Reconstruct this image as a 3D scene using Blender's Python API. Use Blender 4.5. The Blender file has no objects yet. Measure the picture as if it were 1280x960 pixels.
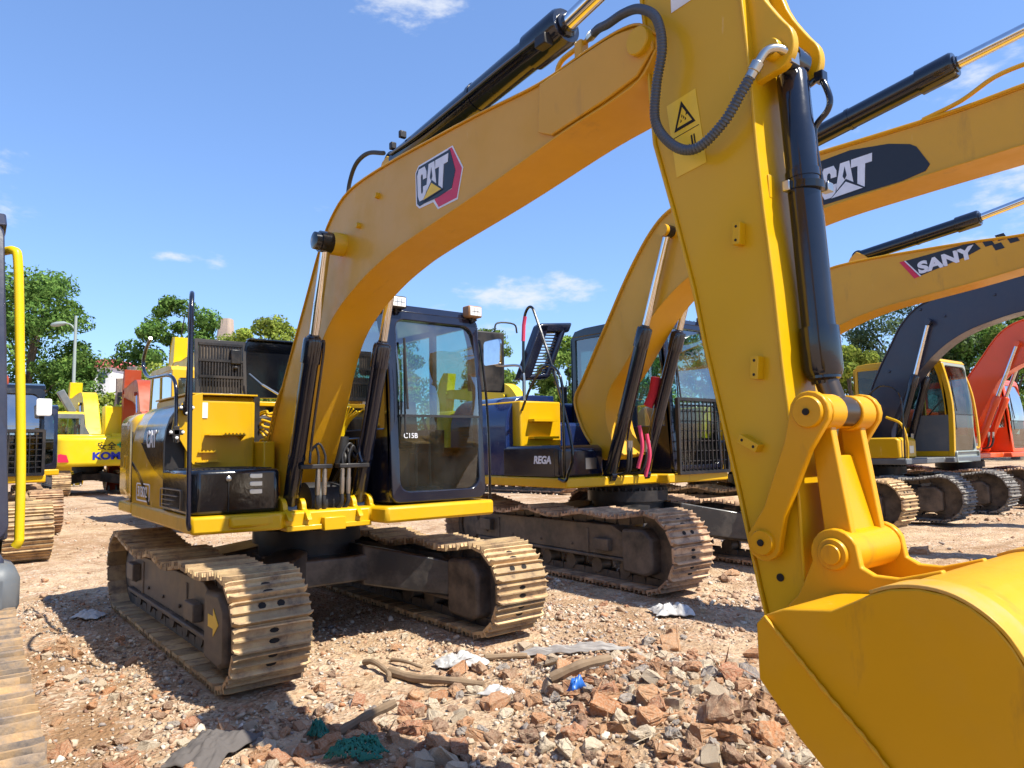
import bpy, bmesh, math, random
import numpy as np
from mathutils import Vector, Matrix, noise
R = math.radians
random.seed(7); rng = np.random.default_rng(7)
scene = bpy.context.scene
col = scene.collection

# ------------------------------------------------------------------ materials
def new_mat(name):
    m = bpy.data.materials.new(name); m.use_nodes = True
    nt = m.node_tree; nt.nodes.clear()
    out = nt.nodes.new('ShaderNodeOutputMaterial')
    return m, nt, out
def N(nt, t, **k):
    n = nt.nodes.new(t)
    for a, b in k.items():
        if a.startswith('i_'): n.inputs[a[2:].replace('_', ' ')].default_value = b
        else: setattr(n, a, b)
    return n
def rgb(c): return (c[0], c[1], c[2], 1)
def ramp(nt, stops, interp='LINEAR'):
    r = nt.nodes.new('ShaderNodeValToRGB'); r.color_ramp.interpolation = interp
    e = r.color_ramp.elements
    while len(e) < len(stops): e.new(0.5)
    for i, (p, c) in enumerate(stops):
        e[i].position = p; e[i].color = rgb(c) if len(c) == 3 else c
    return r
def paint(name, base, rough=.32, coat=.35, dirt=.15, dirtcol=(.42, .33, .24), metallic=0, bump=.02, scale=3.0, thr=.52, wear=None, spec=.5, scratch=0, scol=(.16, .085, .03)):
    """painted metal: dusty patches, faint orange peel and soft colour drift"""
    m, nt, out = new_mat(name); L = nt.links
    b = N(nt, 'ShaderNodeBsdfPrincipled'); L.new(b.outputs[0], out.inputs[0])
    tc = N(nt, 'ShaderNodeTexCoord')
    n1 = N(nt, 'ShaderNodeTexNoise'); n1.inputs['Scale'].default_value = scale; n1.inputs['Detail'].default_value = 8; n1.inputs['Roughness'].default_value = .65
    L.new(tc.outputs['Object'], n1.inputs['Vector'])
    r1 = ramp(nt, [(thr - .06, (0, 0, 0)), (thr + .25, (1, 1, 1))]); L.new(n1.outputs[0], r1.inputs[0])
    n2 = N(nt, 'ShaderNodeTexNoise'); n2.inputs['Scale'].default_value = 26; n2.inputs['Detail'].default_value = 4
    L.new(tc.outputs['Object'], n2.inputs['Vector'])
    mm = N(nt, 'ShaderNodeMath', operation='MULTIPLY'); L.new(r1.outputs[0], mm.inputs[0]); mm.inputs[1].default_value = dirt
    hsv = N(nt, 'ShaderNodeHueSaturation'); hsv.inputs['Color'].default_value = rgb(base)
    mr = N(nt, 'ShaderNodeMapRange'); mr.inputs['To Min'].default_value = .88; mr.inputs['To Max'].default_value = 1.1
    n3 = N(nt, 'ShaderNodeTexNoise'); n3.inputs['Scale'].default_value = 1.3; n3.inputs['Detail'].default_value = 3
    L.new(tc.outputs['Object'], n3.inputs['Vector']); L.new(n3.outputs[0], mr.inputs[0]); L.new(mr.outputs[0], hsv.inputs['Value'])
    mx = N(nt, 'ShaderNodeMix', data_type='RGBA'); L.new(mm.outputs[0], mx.inputs[0]); L.new(hsv.outputs[0], mx.inputs[6]); mx.inputs[7].default_value = rgb(dirtcol)
    last = mx.outputs[2]
    if wear:
        n4 = N(nt, 'ShaderNodeTexNoise'); n4.inputs['Scale'].default_value = 9; n4.inputs['Detail'].default_value = 9; n4.inputs['Roughness'].default_value = .7
        L.new(tc.outputs['Object'], n4.inputs['Vector'])
        r4 = ramp(nt, [(.66, (0, 0, 0)), (.69, (1, 1, 1))]); L.new(n4.outputs[0], r4.inputs[0])
        m4 = N(nt, 'ShaderNodeMix', data_type='RGBA'); L.new(r4.outputs[0], m4.inputs[0]); L.new(last, m4.inputs[6]); m4.inputs[7].default_value = rgb(wear); last = m4.outputs[2]
    if scratch:
        for (sx_, sy_, sz_, lo, hi, f_, cc_) in ((2.2, 3, .55, .60, .72, scratch, scol), (7, 30, 1.2, .66, .70, scratch * .8, (.75, .55, .25)), (1.2, 2, 26, .70, .73, scratch * .9, scol), (30, 30, 30, .74, .78, scratch * 1.3, scol)):
            mp_ = N(nt, 'ShaderNodeMapping'); mp_.inputs['Scale'].default_value = (sx_, sy_, sz_); mp_.inputs['Rotation'].default_value = (.2, .35, .1); L.new(tc.outputs['Object'], mp_.inputs[0])
            n5 = N(nt, 'ShaderNodeTexNoise'); n5.inputs['Scale'].default_value = 1.6; n5.inputs['Detail'].default_value = 9; n5.inputs['Roughness'].default_value = .68; L.new(mp_.outputs[0], n5.inputs['Vector'])
            r5 = ramp(nt, [(lo, (0, 0, 0)), (hi, (f_, f_, f_))]); L.new(n5.outputs[0], r5.inputs[0])
            m5 = N(nt, 'ShaderNodeMix', data_type='RGBA'); L.new(r5.outputs[0], m5.inputs[0]); L.new(last, m5.inputs[6]); m5.inputs[7].default_value = rgb(cc_); last = m5.outputs[2]
    L.new(last, b.inputs['Base Color'])
    rr = N(nt, 'ShaderNodeMapRange'); rr.inputs['To Min'].default_value = rough; rr.inputs['To Max'].default_value = min(1, rough + .3)
    L.new(mm.outputs[0], rr.inputs[0]); rr.inputs['From Max'].default_value = max(dirt, .05); L.new(rr.outputs[0], b.inputs['Roughness'])
    b.inputs['Metallic'].default_value = metallic; b.inputs['Coat Weight'].default_value = coat; b.inputs['Specular IOR Level'].default_value = spec; b.inputs['Coat Roughness'].default_value = .12
    bp = N(nt, 'ShaderNodeBump'); bp.inputs['Strength'].default_value = bump * 10; bp.inputs['Distance'].default_value = .004
    ad = N(nt, 'ShaderNodeMath', operation='ADD'); L.new(n2.outputs[0], ad.inputs[0]); L.new(n1.outputs[0], ad.inputs[1])
    L.new(ad.outputs[0], bp.inputs['Height']); L.new(bp.outputs[0], b.inputs['Normal'])
    return m
def plain(name, base, rough=.5, metallic=0, coat=0, emit=None):
    m, nt, out = new_mat(name)
    b = N(nt, 'ShaderNodeBsdfPrincipled'); nt.links.new(b.outputs[0], out.inputs[0])
    n = N(nt, 'ShaderNodeTexNoise'); n.inputs['Scale'].default_value = 14; n.inputs['Detail'].default_value = 5
    tc = N(nt, 'ShaderNodeTexCoord'); nt.links.new(tc.outputs['Object'], n.inputs['Vector'])
    h = N(nt, 'ShaderNodeHueSaturation'); h.inputs['Color'].default_value = rgb(base)
    mr = N(nt, 'ShaderNodeMapRange'); mr.inputs['To Min'].default_value = .85; mr.inputs['To Max'].default_value = 1.15
    nt.links.new(n.outputs[0], mr.inputs[0]); nt.links.new(mr.outputs[0], h.inputs['Value']); nt.links.new(h.outputs[0], b.inputs['Base Color'])
    b.inputs['Roughness'].default_value = rough; b.inputs['Metallic'].default_value = metallic; b.inputs['Coat Weight'].default_value = coat
    return m
def glass(name, tint, refl=1.0, dust=.06):
    m, nt, out = new_mat(name); L = nt.links
    tr = N(nt, 'ShaderNodeBsdfTransparent'); tr.inputs[0].default_value = rgb(tint)
    gl = N(nt, 'ShaderNodeBsdfGlossy'); gl.inputs['Roughness'].default_value = .015
    df = N(nt, 'ShaderNodeBsdfDiffuse'); df.inputs[0].default_value = (.55, .55, .5, 1)
    fr = N(nt, 'ShaderNodeFresnel'); fr.inputs[0].default_value = 1.65
    mu = N(nt, 'ShaderNodeMath', operation='MULTIPLY'); mu.inputs[1].default_value = refl; mu.use_clamp = True; L.new(fr.outputs[0], mu.inputs[0])
    mx = N(nt, 'ShaderNodeMixShader'); L.new(mu.outputs[0], mx.inputs[0]); L.new(tr.outputs[0], mx.inputs[1]); L.new(gl.outputs[0], mx.inputs[2])
    n = N(nt, 'ShaderNodeTexNoise'); n.inputs['Scale'].default_value = 3; n.inputs['Detail'].default_value = 9
    tc = N(nt, 'ShaderNodeTexCoord'); L.new(tc.outputs['Object'], n.inputs['Vector'])
    r = ramp(nt, [(.4, (0, 0, 0)), (.8, (dust * 1.6, dust * 1.6, dust * 1.6))]); L.new(n.outputs[0], r.inputs[0])
    m2 = N(nt, 'ShaderNodeMixShader'); L.new(r.outputs[0], m2.inputs[0]); L.new(mx.outputs[0], m2.inputs[1]); L.new(df.outputs[0], m2.inputs[2])
    L.new(m2.outputs[0], out.inputs[0])
    return m
def track_mat(name, a, b_, c):
    m, nt, out = new_mat(name); L = nt.links
    b = N(nt, 'ShaderNodeBsdfPrincipled'); L.new(b.outputs[0], out.inputs[0])
    tc = N(nt, 'ShaderNodeTexCoord')
    n1 = N(nt, 'ShaderNodeTexNoise'); n1.inputs['Scale'].default_value = 7; n1.inputs['Detail'].default_value = 10; n1.inputs['Roughness'].default_value = .7
    L.new(tc.outputs['Object'], n1.inputs['Vector'])
    r1 = ramp(nt, [(.34, c), (.47, b_), (.60, a)]); L.new(n1.outputs[0], r1.inputs[0])
    ge = N(nt, 'ShaderNodeNewGeometry')
    mr = N(nt, 'ShaderNodeMapRange'); mr.inputs['To Min'].default_value = .55; mr.inputs['To Max'].default_value = 1.22; L.new(ge.outputs['Random Per Island'], mr.inputs[0])
    h = N(nt, 'ShaderNodeHueSaturation'); L.new(r1.outputs[0], h.inputs['Color']); L.new(mr.outputs[0], h.inputs['Value'])
    L.new(h.outputs[0], b.inputs['Base Color']); b.inputs['Roughness'].default_value = .72; b.inputs['Metallic'].default_value = .15
    n2 = N(nt, 'ShaderNodeTexNoise'); n2.inputs['Scale'].default_value = 60; n2.inputs['Detail'].default_value = 6
    L.new(tc.outputs['Object'], n2.inputs['Vector'])
    bp = N(nt, 'ShaderNodeBump'); bp.inputs['Strength'].default_value = .5; bp.inputs['Distance'].default_value = .006
    L.new(n2.outputs[0], bp.inputs['Height']); L.new(bp.outputs[0], b.inputs['Normal'])
    return m
M = {}
M['yel'] = paint('yellow_paint', (.61, .35, .002), .36, .14, .07, (.36, .25, .10), thr=.55, spec=.35, scratch=.35)
M['yel_boom'] = paint('yellow_boom_paint', (.64, .325, .006), .40, .16, .16, (.40, .26, .14), thr=.5, spec=.45, scratch=.3)
M['yel_lemon'] = paint('lemon_yellow_paint', (.72, .50, .004), .38, .12, .08, spec=.35)
M['yel_bucket'] = paint('bucket_yellow_paint', (.63, .305, .001), .38, .08, .10, (.36, .22, .06), thr=.52, bump=.02, spec=.28, scratch=.5)
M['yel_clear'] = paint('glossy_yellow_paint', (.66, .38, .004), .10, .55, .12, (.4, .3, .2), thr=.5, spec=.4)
M['amber'] = paint('amber_yellow_paint', (.75, .40, .01), .35, .2, .15)
M['black'] = paint('black_gloss_paint', (.005, .006, .009), .10, .45, .03, (.14, .12, .1), spec=.4)
M['black_dull'] = paint('black_dull_paint', (.010, .010, .012), .42, .08, .30, (.13, .10, .08), thr=.46, spec=.35)
M['navy'] = paint('navy_gloss_paint', (.007, .009, .022), .13, .5, .03, (.15, .13, .12), spec=.4)
M['blue_door'] = paint('blue_black_door_paint', (.006, .020, .095), .16, .5, .04, spec=.4)
M['cylinder'] = paint('black_cylinder_paint', (.005, .007, .016), .12, .6, .04, (.14, .12, .1), spec=.4)
M['volvo'] = paint('dark_grey_boom_paint', (.030, .034, .060), .32, .3, .10, (.2, .18, .16), spec=.4)
M['grey'] = paint('grey_plastic', (.10, .115, .13), .45, .1, .2)
M['palegrey'] = paint('pale_grey_paint', (.28, .33, .31), .4, .2, .2)
M['red'] = paint('red_orange_paint', (.80, .085, .008), .34, .35, .15, (.45, .2, .1))
M['orange'] = paint('faded_orange_paint', (.34, .045, .008), .45, .1, .2, (.3, .16, .08))
M['frame'] = paint('dusty_black_frame', (.022, .020, .020), .5, .1, .75, (.20, .155, .115), thr=.38, scale=4)
M['frame_clean'] = paint('black_frame', (.016, .016, .018), .35, .4, .45, (.24, .2, .16), thr=.5)
M['track'] = track_mat('tan_track_steel', (.56, .40, .21), (.46, .31, .165), (.21, .14, .09))
M['track_brown'] = track_mat('brown_track_steel', (.56, .38, .23), (.42, .265, .16), (.18, .115, .08))
M['track_grey'] = track_mat('grey_track_steel', (.26, .24, .21), (.17, .155, .14), (.08, .07, .065))
M['track_mixed'] = track_mat('worn_track_steel', (.46, .29, .14), (.30, .22, .15), (.11, .10, .10))
M['hole'] = plain('dark_hole', (.012, .010, .009), .9)
M['chrome'] = plain('chrome_rod', (.72, .72, .74), .09, 1)
M['greasy'] = plain('greasy_rod', (.13, .095, .07), .3, .9)
M['steel'] = plain('zinc_fitting', (.50, .49, .46), .3, 1)
M['rubber'] = plain('black_rubber', (.018, .018, .02), .55)
M['hose'] = plain('grey_spiral_hose', (.07, .085, .11), .38, .2)
M['white'] = plain('white_plastic', (.75, .75, .73), .45)
M['lamp'] = plain('lamp_glass', (.75, .76, .74), .1, 0, .8)
M['lens'] = plain('mirror_glass', (.6, .62, .66), .05, 1)
M['blackplate'] = plain('black_decal', (.012, .013, .02), .4)
M['decal_white'] = plain('white_decal', (.72, .74, .80), .4)
M['decal_red'] = plain('red_decal', (.60, .015, .06), .4)
M['decal_yellow'] = plain('yellow_decal', (.80, .52, .02), .4)
M['decal_blue'] = plain('blue_decal', (.02, .03, .30), .4)
M['pink'] = plain('pink_tape', (.65, .05, .12), .6)
M['redcloth'] = plain('red_cloth', (.55, .02, .03), .85)
M['green'] = plain('green_plastic', (.02, .30, .10), .5)
M['seat'] = plain('dark_seat_cloth', (.03, .03, .035), .85)
M['lampbox'] = plain('tan_lamp_housing', (.30, .16, .07), .5)
M['plaque'] = plain('panel_decal', (.22, .17, .12), .4)
M['glass'] = glass('green_cab_glass', (.56, .82, .76), 3.2)
M['glass_dark'] = glass('dark_cab_glass', (.30, .40, .40), .9)
M['glass_lower'] = glass('dusty_lower_glass', (.46, .62, .58), 1.4, .035)
M['glass_blue'] = glass('blue_cab_glass', (.20, .36, .50), 7)

# ------------------------------------------------------------------ mesh builder
def smooth_path(p, k=6):
    p = [Vector(a) for a in p]
    if len(p) < 3: return p
    o = []
    for i in range(len(p) - 1):
        a = p[i - 1] if i else p[0] * 2 - p[1]; b = p[i]; c = p[i + 1]; d = p[i + 2] if i + 2 < len(p) else p[-1] * 2 - p[-2]
        for j in range(k):
            t = j / k
            o.append(.5 * ((2 * b) + (c - a) * t + (2 * a - 5 * b + 4 * c - d) * t * t + (3 * b - 3 * c + d - a) * t ** 3))
    o.append(p[-1]); return o
def sp2(p, k=4):
    return [(v.x, v.z) for v in smooth_path([(a, 0, b) for a, b in p], k)]
class MB:
    def __init__(s): s.v = []; s.f = []; s.m = []; s.mi = 0
    def add(s, v, f):
        o = len(s.v); s.v += [tuple(a) for a in v]; s.f += [[i + o for i in q] for q in f]; s.m += [s.mi] * len(f); return s
    def box(s, x0, x1, y0, y1, z0, z1, rot=None, piv=None):
        v = [Vector((x, y, z)) for x in (x0, x1) for y in (y0, y1) for z in (z0, z1)]
        if rot is not None:
            p = Vector(piv) if piv is not None else Vector(((x0 + x1) / 2, (y0 + y1) / 2, (z0 + z1) / 2))
            v = [rot @ (a - p) + p for a in v]
        return s.add(v, [(0, 1, 3, 2), (4, 6, 7, 5), (0, 4, 5, 1), (2, 3, 7, 6), (0, 2, 6, 4), (1, 5, 7, 3)])
    def prism(s, pts, a, b, ax='y'):
        """2D outline extruded along an axis: y -> pts are (x,z); x -> (y,z); z -> (x,y)"""
        def P(p, t): return {'y': (p[0], t, p[1]), 'x': (t, p[0], p[1]), 'z': (p[0], p[1], t)}[ax]
        n = len(pts); v = [P(p, a) for p in pts] + [P(p, b) for p in pts]
        return s.add(v, [list(range(n))[::-1], list(range(n, 2 * n))] + [(i, (i + 1) % n, n + (i + 1) % n, n + i) for i in range(n)])
    def ribbon(s, pts, a, b, th, ax='y'):
        """thin plate following an open 2D line, thickness th to its left"""
        n = len(pts); off = []
        for i in range(n):
            d = Vector(pts[min(i + 1, n - 1)]) - Vector(pts[max(i - 1, 0)]); d.normalize(); off.append((pts[i][0] - d.y * th, pts[i][1] + d.x * th))
        return s.prism(list(pts) + off[::-1], a, b, ax)
    def ring(s, outer, inner, P, th):
        """frame between two outlines with the same count; P(u,v,w) -> xyz, w is depth"""
        n = len(outer); v = []
        for w in (0, th):
            v += [P(*p, w) for p in outer] + [P(*p, w) for p in inner]
        f = []
        for i in range(n):
            j = (i + 1) % n
            f += [(i, j, n + j, n + i), (2 * n + j, 2 * n + i, 3 * n + i, 3 * n + j), (j, i, 2 * n + i, 2 * n + j), (n + i, n + j, 3 * n + j, 3 * n + i)]
        return s.add(v, f)
    def tube(s, path, r, n=10, rad=None, caps=True):
        p = [Vector(a) for a in path]; v = []; f = []
        t0 = (p[1] - p[0]).normalized(); u = t0.orthogonal().normalized()
        for i, q in enumerate(p):
            t = (p[min(i + 1, len(p) - 1)] - p[max(i - 1, 0)]).normalized()
            u = (u - t * u.dot(t)).normalized(); w = t.cross(u); rr = rad[i] if rad else r
            v += [q + (u * math.cos(2 * math.pi * k / n) + w * math.sin(2 * math.pi * k / n)) * rr for k in range(n)]
        for i in range(len(p) - 1):
            f += [(i * n + k, i * n + (k + 1) % n, (i + 1) * n + (k + 1) % n, (i + 1) * n + k) for k in range(n)]
        if caps: f += [tuple(range(n))[::-1], tuple((len(p) - 1) * n + k for k in range(n))]
        return s.add(v, f)
    def cyl(s, a, b, r, n=24, r2=None): return s.tube([a, b], r, n, [r, r if r2 is None else r2])
    def lathe(s, a, b, prof, n=24):
        """prof: (t along a->b in metres, radius)"""
        a = Vector(a); d = (Vector(b) - a).normalized()
        u = d.orthogonal().normalized(); w = d.cross(u); v = []; f = []
        for t, r in prof: v += [a + d * t + (u * math.cos(2 * math.pi * k / n) + w * math.sin(2 * math.pi * k / n)) * r for k in range(n)]
        for i in range(len(prof) - 1): f += [(i * n + k, i * n + (k + 1) % n, (i + 1) * n + (k + 1) % n, (i + 1) * n + k) for k in range(n)]
        f += [tuple(range(n))[::-1], tuple((len(prof) - 1) * n + k for k in range(n))]
        return s.add(v, f)
    def build(s, name, mats, parent=None, bevel=0, ang=38, smooth=True, label=None):
        me = bpy.data.meshes.new(name); me.from_pydata(s.v, [], s.f)
        mats = mats if isinstance(mats, (list, tuple)) else [mats]
        for k in mats: me.materials.append(M[k] if isinstance(k, str) else k)
        if len(mats) > 1: me.polygons.foreach_set('material_index', s.m)
        bm = bmesh.new(); bm.from_mesh(me); bmesh.ops.recalc_face_normals(bm, faces=bm.faces)
        if smooth:
            for f in bm.faces: f.smooth = True
            for e in bm.edges:
                if len(e.link_faces) != 2 or e.calc_face_angle(0) > R(ang): e.smooth = False
        bm.to_mesh(me); bm.free()
        o = bpy.data.objects.new(name, me); col.objects.link(o)
        if parent: o.parent = parent
        if bevel:
            b = o.modifiers.new('bevel', 'BEVEL'); b.width = bevel; b.segments = 2; b.limit_method = 'ANGLE'; b.angle_limit = R(40); b.harden_normals = False
        if label: o['label'] = label
        return o
def empty(name, loc, rz=0, parent=None):
    o = bpy.data.objects.new(name, None); col.objects.link(o); o.location = loc; o.rotation_euler = (0, 0, rz); o.empty_display_size = .3
    if parent: o.parent = parent
    return o
def tag(o, label=None, cat=None, group=None, kind=None):
    if label: o['label'] = label
    if cat: o['category'] = cat
    if group: o['group'] = group
    if kind: o['kind'] = kind
    return o
def text(name, s, size, mat, parent, origin, ux, uy, off=.0, ext=.002, shear=0, sx=1):
    """lettering as a mesh: ux is the reading direction, uy is up"""
    cu = bpy.data.curves.new(name, 'FONT'); cu.body = s; cu.size = size; cu.extrude = ext; cu.offset = off; cu.shear = shear
    cu.align_x = 'CENTER'; cu.align_y = 'CENTER'
    t = bpy.data.objects.new(name, cu); col.objects.link(t)
    dg = bpy.context.evaluated_depsgraph_get(); me = bpy.data.meshes.new_from_object(t.evaluated_get(dg))
    bpy.data.objects.remove(t); me.materials.clear(); me.materials.append(M[mat])
    o = bpy.data.objects.new(name, me); col.objects.link(o)
    ux = Vector(ux).normalized(); uy = Vector(uy); uy = (uy - ux * uy.dot(ux)).normalized(); uz = ux.cross(uy)
    for v in me.vertices:
        c = v.co; v.co = Vector(origin) + ux * c.x * sx + uy * c.y + uz * c.z
    o.parent = parent; return o
def rrect(u0, u1, v0, v1, r, k=5):
    p = []
    for cx, cy, a0 in ((u1 - r, v0 + r, -90), (u1 - r, v1 - r, 0), (u0 + r, v1 - r, 90), (u0 + r, v0 + r, 180)):
        for i in range(k): a = R(a0 + 90 * i / (k - 1)); p.append((cx + r * math.cos(a), cy + r * math.sin(a)))
    return p

# ------------------------------------------------------------------ excavator pieces
def make_track(root, yc, side, xf, xr, Rf, W, top, mat, fmat, sgn, arrow=False, off=(0, 0), rz=0, hi=True):
    """crawler track centred on y=yc; xf/xr are idler and sprocket centres, top = z of the upper run knots"""
    # closed centreline
    path = []
    for i in range(13): a = -math.pi / 2 + math.pi * i / 12; path.append((xf + Rf * math.cos(a), Rf + Rf * math.sin(a)))
    n = len(top)
    run = [(xf - .02, 2 * Rf)] + [(xf + (xr - xf) * (i + 1) / (n + 1), t) for i, t in enumerate(top)] + [(xr + .02, 2 * Rf + .0)]
    path = path[:-1] + sp2(run, 6)
    for i in range(1, 13): a = math.pi / 2 + math.pi * i / 12; path.append((xr + Rf * math.cos(a), Rf + Rf * math.sin(a)))
    path.append(path[0])
    L = [0]
    for a, b in zip(path, path[1:]): L.append(L[-1] + math.dist(a, b))
    pitch = .172 * (Rf / .38); cnt = int(L[-1] / pitch); pitch = L[-1] / cnt
    def at(s):
        s %= L[-1]; i = 0
        lo, hi_ = 0, len(L) - 1
        while hi_ - lo > 1:
            mid = (lo + hi_) // 2
            if L[mid] <= s: lo = mid
            else: hi_ = mid
        t = (s - L[lo]) / max(1e-9, L[lo + 1] - L[lo]); a, b = path[lo], path[lo + 1]
        return (a[0] + (b[0] - a[0]) * t, a[1] + (b[1] - a[1]) * t)
    mb = MB(); h = pitch
    prof = [(-.49 * h, -.004), (-.45 * h, .034), (-.39 * h, .034), (-.34 * h, 0), (-.08 * h, 0), (-.05 * h, .026), (.01 * h, .026), (.04 * h, 0), (.28 * h, 0), (.32 * h, .026), (.37 * h, .026), (.40 * h, .002), (.445 * h, -.002), (.445 * h, -.024), (-.46 * h, -.024)]
    for k in range(cnt):
        s = (k + .5) * pitch; p = at(s); a = at(s - h * .45); b = at(s + h * .45)
        d = Vector((b[0] - a[0], 0, b[1] - a[1])).normalized(); nrm = Vector((d.z, 0, -d.x))
        jit = random.uniform(-.004, .004); tw = random.uniform(-.006, .006)
        c = Vector((p[0], 0, p[1])) - nrm * .032
        y0, y1 = yc - W / 2 + jit, yc + W / 2 + jit
        # profile with clipped corners at both ends
        pts = []
        for yy, sc in ((y0, .82), (y0 + .03, 1), (y1 - .03, 1), (y1, .82)):
            pts += [(c + d * (u * sc + (tw if yy < yc else -tw)) + nrm * w + Vector((0, yy, 0))) for u, w in prof]
        m = len(prof); f = [tuple(range(m))[::-1], tuple(3 * m + i for i in range(m))]
        for q in range(3): f += [(q * m + i, q * m + (i + 1) % m, (q + 1) * m + (i + 1) % m, (q + 1) * m + i) for i in range(m)]
        mb.mi = 0; mb.add(pts, f)
        if hi:
            mb.mi = 1
            for (yy, uu, wy, wu) in (((-.06, .16, .026, .044), (.06, .16, .026, .044)) if k % 3 == 1 else ((0, -.21, .034, .032), (0, .16, .030, .030))):
                cc = c + d * (uu * h) + nrm * .003 + Vector((0, yc + yy, 0)); 
                oc = [(cc + d * (wu * .5 * math.cos(q * math.pi / 4)) * 1.0 + Vector((0, wy * math.sin(q * math.pi / 4), 0))) for q in range(8)]
                mb.add([v for v in oc] + [v - nrm * .006 for v in oc], [tuple(range(8)), tuple(range(8, 16))[::-1]] + [(i, (i + 1) % 8, 8 + (i + 1) % 8, 8 + i) for i in range(8)])
        # chain link under the shoe
        mb.mi = 2
        for yy in (-.085, .065):
            q0 = c - nrm * .024; q1 = c - nrm * .10
            e = [q0 - d * h * .5, q0 + d * h * .5, q1 + d * h * .42, q1 - d * h * .42]
            mb.add([v + Vector((0, yc + yy, 0)) for v in e] + [v + Vector((0, yc + yy + .022, 0)) for v in e], [(0, 1, 2, 3), (7, 6, 5, 4), (0, 4, 5, 1), (1, 5, 6, 2), (2, 6, 7, 3), (3, 7, 4, 0)])
    belt = mb.build('crawler_track', [mat, 'hole', 'frame'], root, ang=28)
    belt.location = (off[0], off[1], 0); belt.rotation_euler = (0, 0, rz)
    # track frame
    ys = yc - .15; ye = yc + .15
    f = MB(); r0 = Rf
    body = [(xr + .22, r0 - .12), (xr + .18, r0 + .02), (xr + .40, r0 + .20), (xf - .62, r0 + .22), (xf - .40, r0 + .13), (xf - .30, r0 + .13), (xf - .30, r0 - .10), (xf - .5, r0 - .12)]
    f.prism(body, ys, ye)
    f.box(xr + .3, xf - .4, ys - .035, ye + .035, r0 - .155, r0 - .12)
    for kx in range(5):
        xx = xr + .5 + kx * (xf - xr - 1.2) / 4; f.cyl((xx, yc + sgn * .15, r0 - .04), (xx, yc + sgn * .168, r0 - .04), .018, 6)
    for xx in (xr + .75, xf - 1.05): f.box(xx, xx + .05, ys - .012, ye + .012, r0 - .12, r0 + .16)
    yo = yc + sgn * .15
    f.box(xr + .42, xr + .66, min(yo, yo + sgn * .07), max(yo, yo + sgn * .07), r0 - .02, r0 + .13)
    f.box(xf - .86, xf - .62, min(yo, yo + sgn * .07), max(yo, yo + sgn * .07), r0 - .06, r0 + .07)
    fr = f.build('track_frame', fmat, belt, bevel=.012)
    g = MB(); g.prism([(xf - .42, r0 - .25), (xf - .42, r0 + .2), (xf - .1, r0 + .22), (xf + .02, r0 + .12), (xf + .02, r0 - .22), (xf - .1, r0 - .27)], ys - .055, ye + .055)
    g.build('idler_guard', fmat, belt, bevel=.03)
    if arrow:
        yy = yc - .206
        a = MB(); a.prism([(xf - .30, r0 - .02), (xf - .19, r0 - .02), (xf - .19, r0 - .07), (xf - .08, r0 + .02), (xf - .19, r0 + .11), (xf - .19, r0 + .06), (xf - .30, r0 + .06)], yy - .003, yy); a.build('arrow_mark', 'decal_yellow', belt)
    w = MB(); w.lathe((xf, yc - .07, r0), (xf, yc + .07, r0), [(0, .08), (0, r0 - .13), (.03, r0 - .13), (.035, r0 - .10), (.105, r0 - .10), (.11, r0 - .13), (.14, r0 - .13), (.14, .08)], 28); w.build('idler_wheel', fmat, belt)
    w = MB(); w.lathe((xr, yc - .12, r0), (xr, yc + .12, r0), [(0, .13), (.02, .19), (.06, .21), (.07, r0 - .12), (.10, r0 - .12), (.11, .22), (.22, .2), (.24, .12)], 28)
    for k in range(20):
        a = 2 * math.pi * k / 20; rr = r0 - .10; c = (xr + rr * math.cos(a), r0 + rr * math.sin(a))
        w.add([(c[0] + .022 * math.cos(q * math.pi / 3), yc - .045 + t, c[1] + .022 * math.sin(q * math.pi / 3)) for t in (0, .03) for q in range(6)], [tuple(range(6))[::-1], tuple(range(6, 12))] + [(i, (i + 1) % 6, 6 + (i + 1) % 6, 6 + i) for i in range(6)])
    w.build('drive_sprocket', fmat, belt)
    nr = 7
    for k in range(nr):
        x = xr + .38 + (xf - xr - .86) * k / (nr - 1)
        w = MB(); w.lathe((x, yc - .10, .175), (x, yc + .10, .175), [(0, .05), (0, .085), (.03, .085), (.035, .065), (.165, .065), (.17, .085), (.2, .085), (.2, .05)], 16); w.build('track_roller', fmat, belt)
    for x in ((xf + xr) / 2 - .25, (xf + xr) / 2 + .62):
        w = MB(); w.lathe((x, yc - .09, 2 * r0 - .17), (x, yc + .11, 2 * r0 - .17), [(0, .05), (0, .07), (.04, .07), (.045, .05), (.14, .05), (.145, .07), (.2, .07), (.2, .04)], 16); w.build('carrier_roller', fmat, belt)
    return belt
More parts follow.
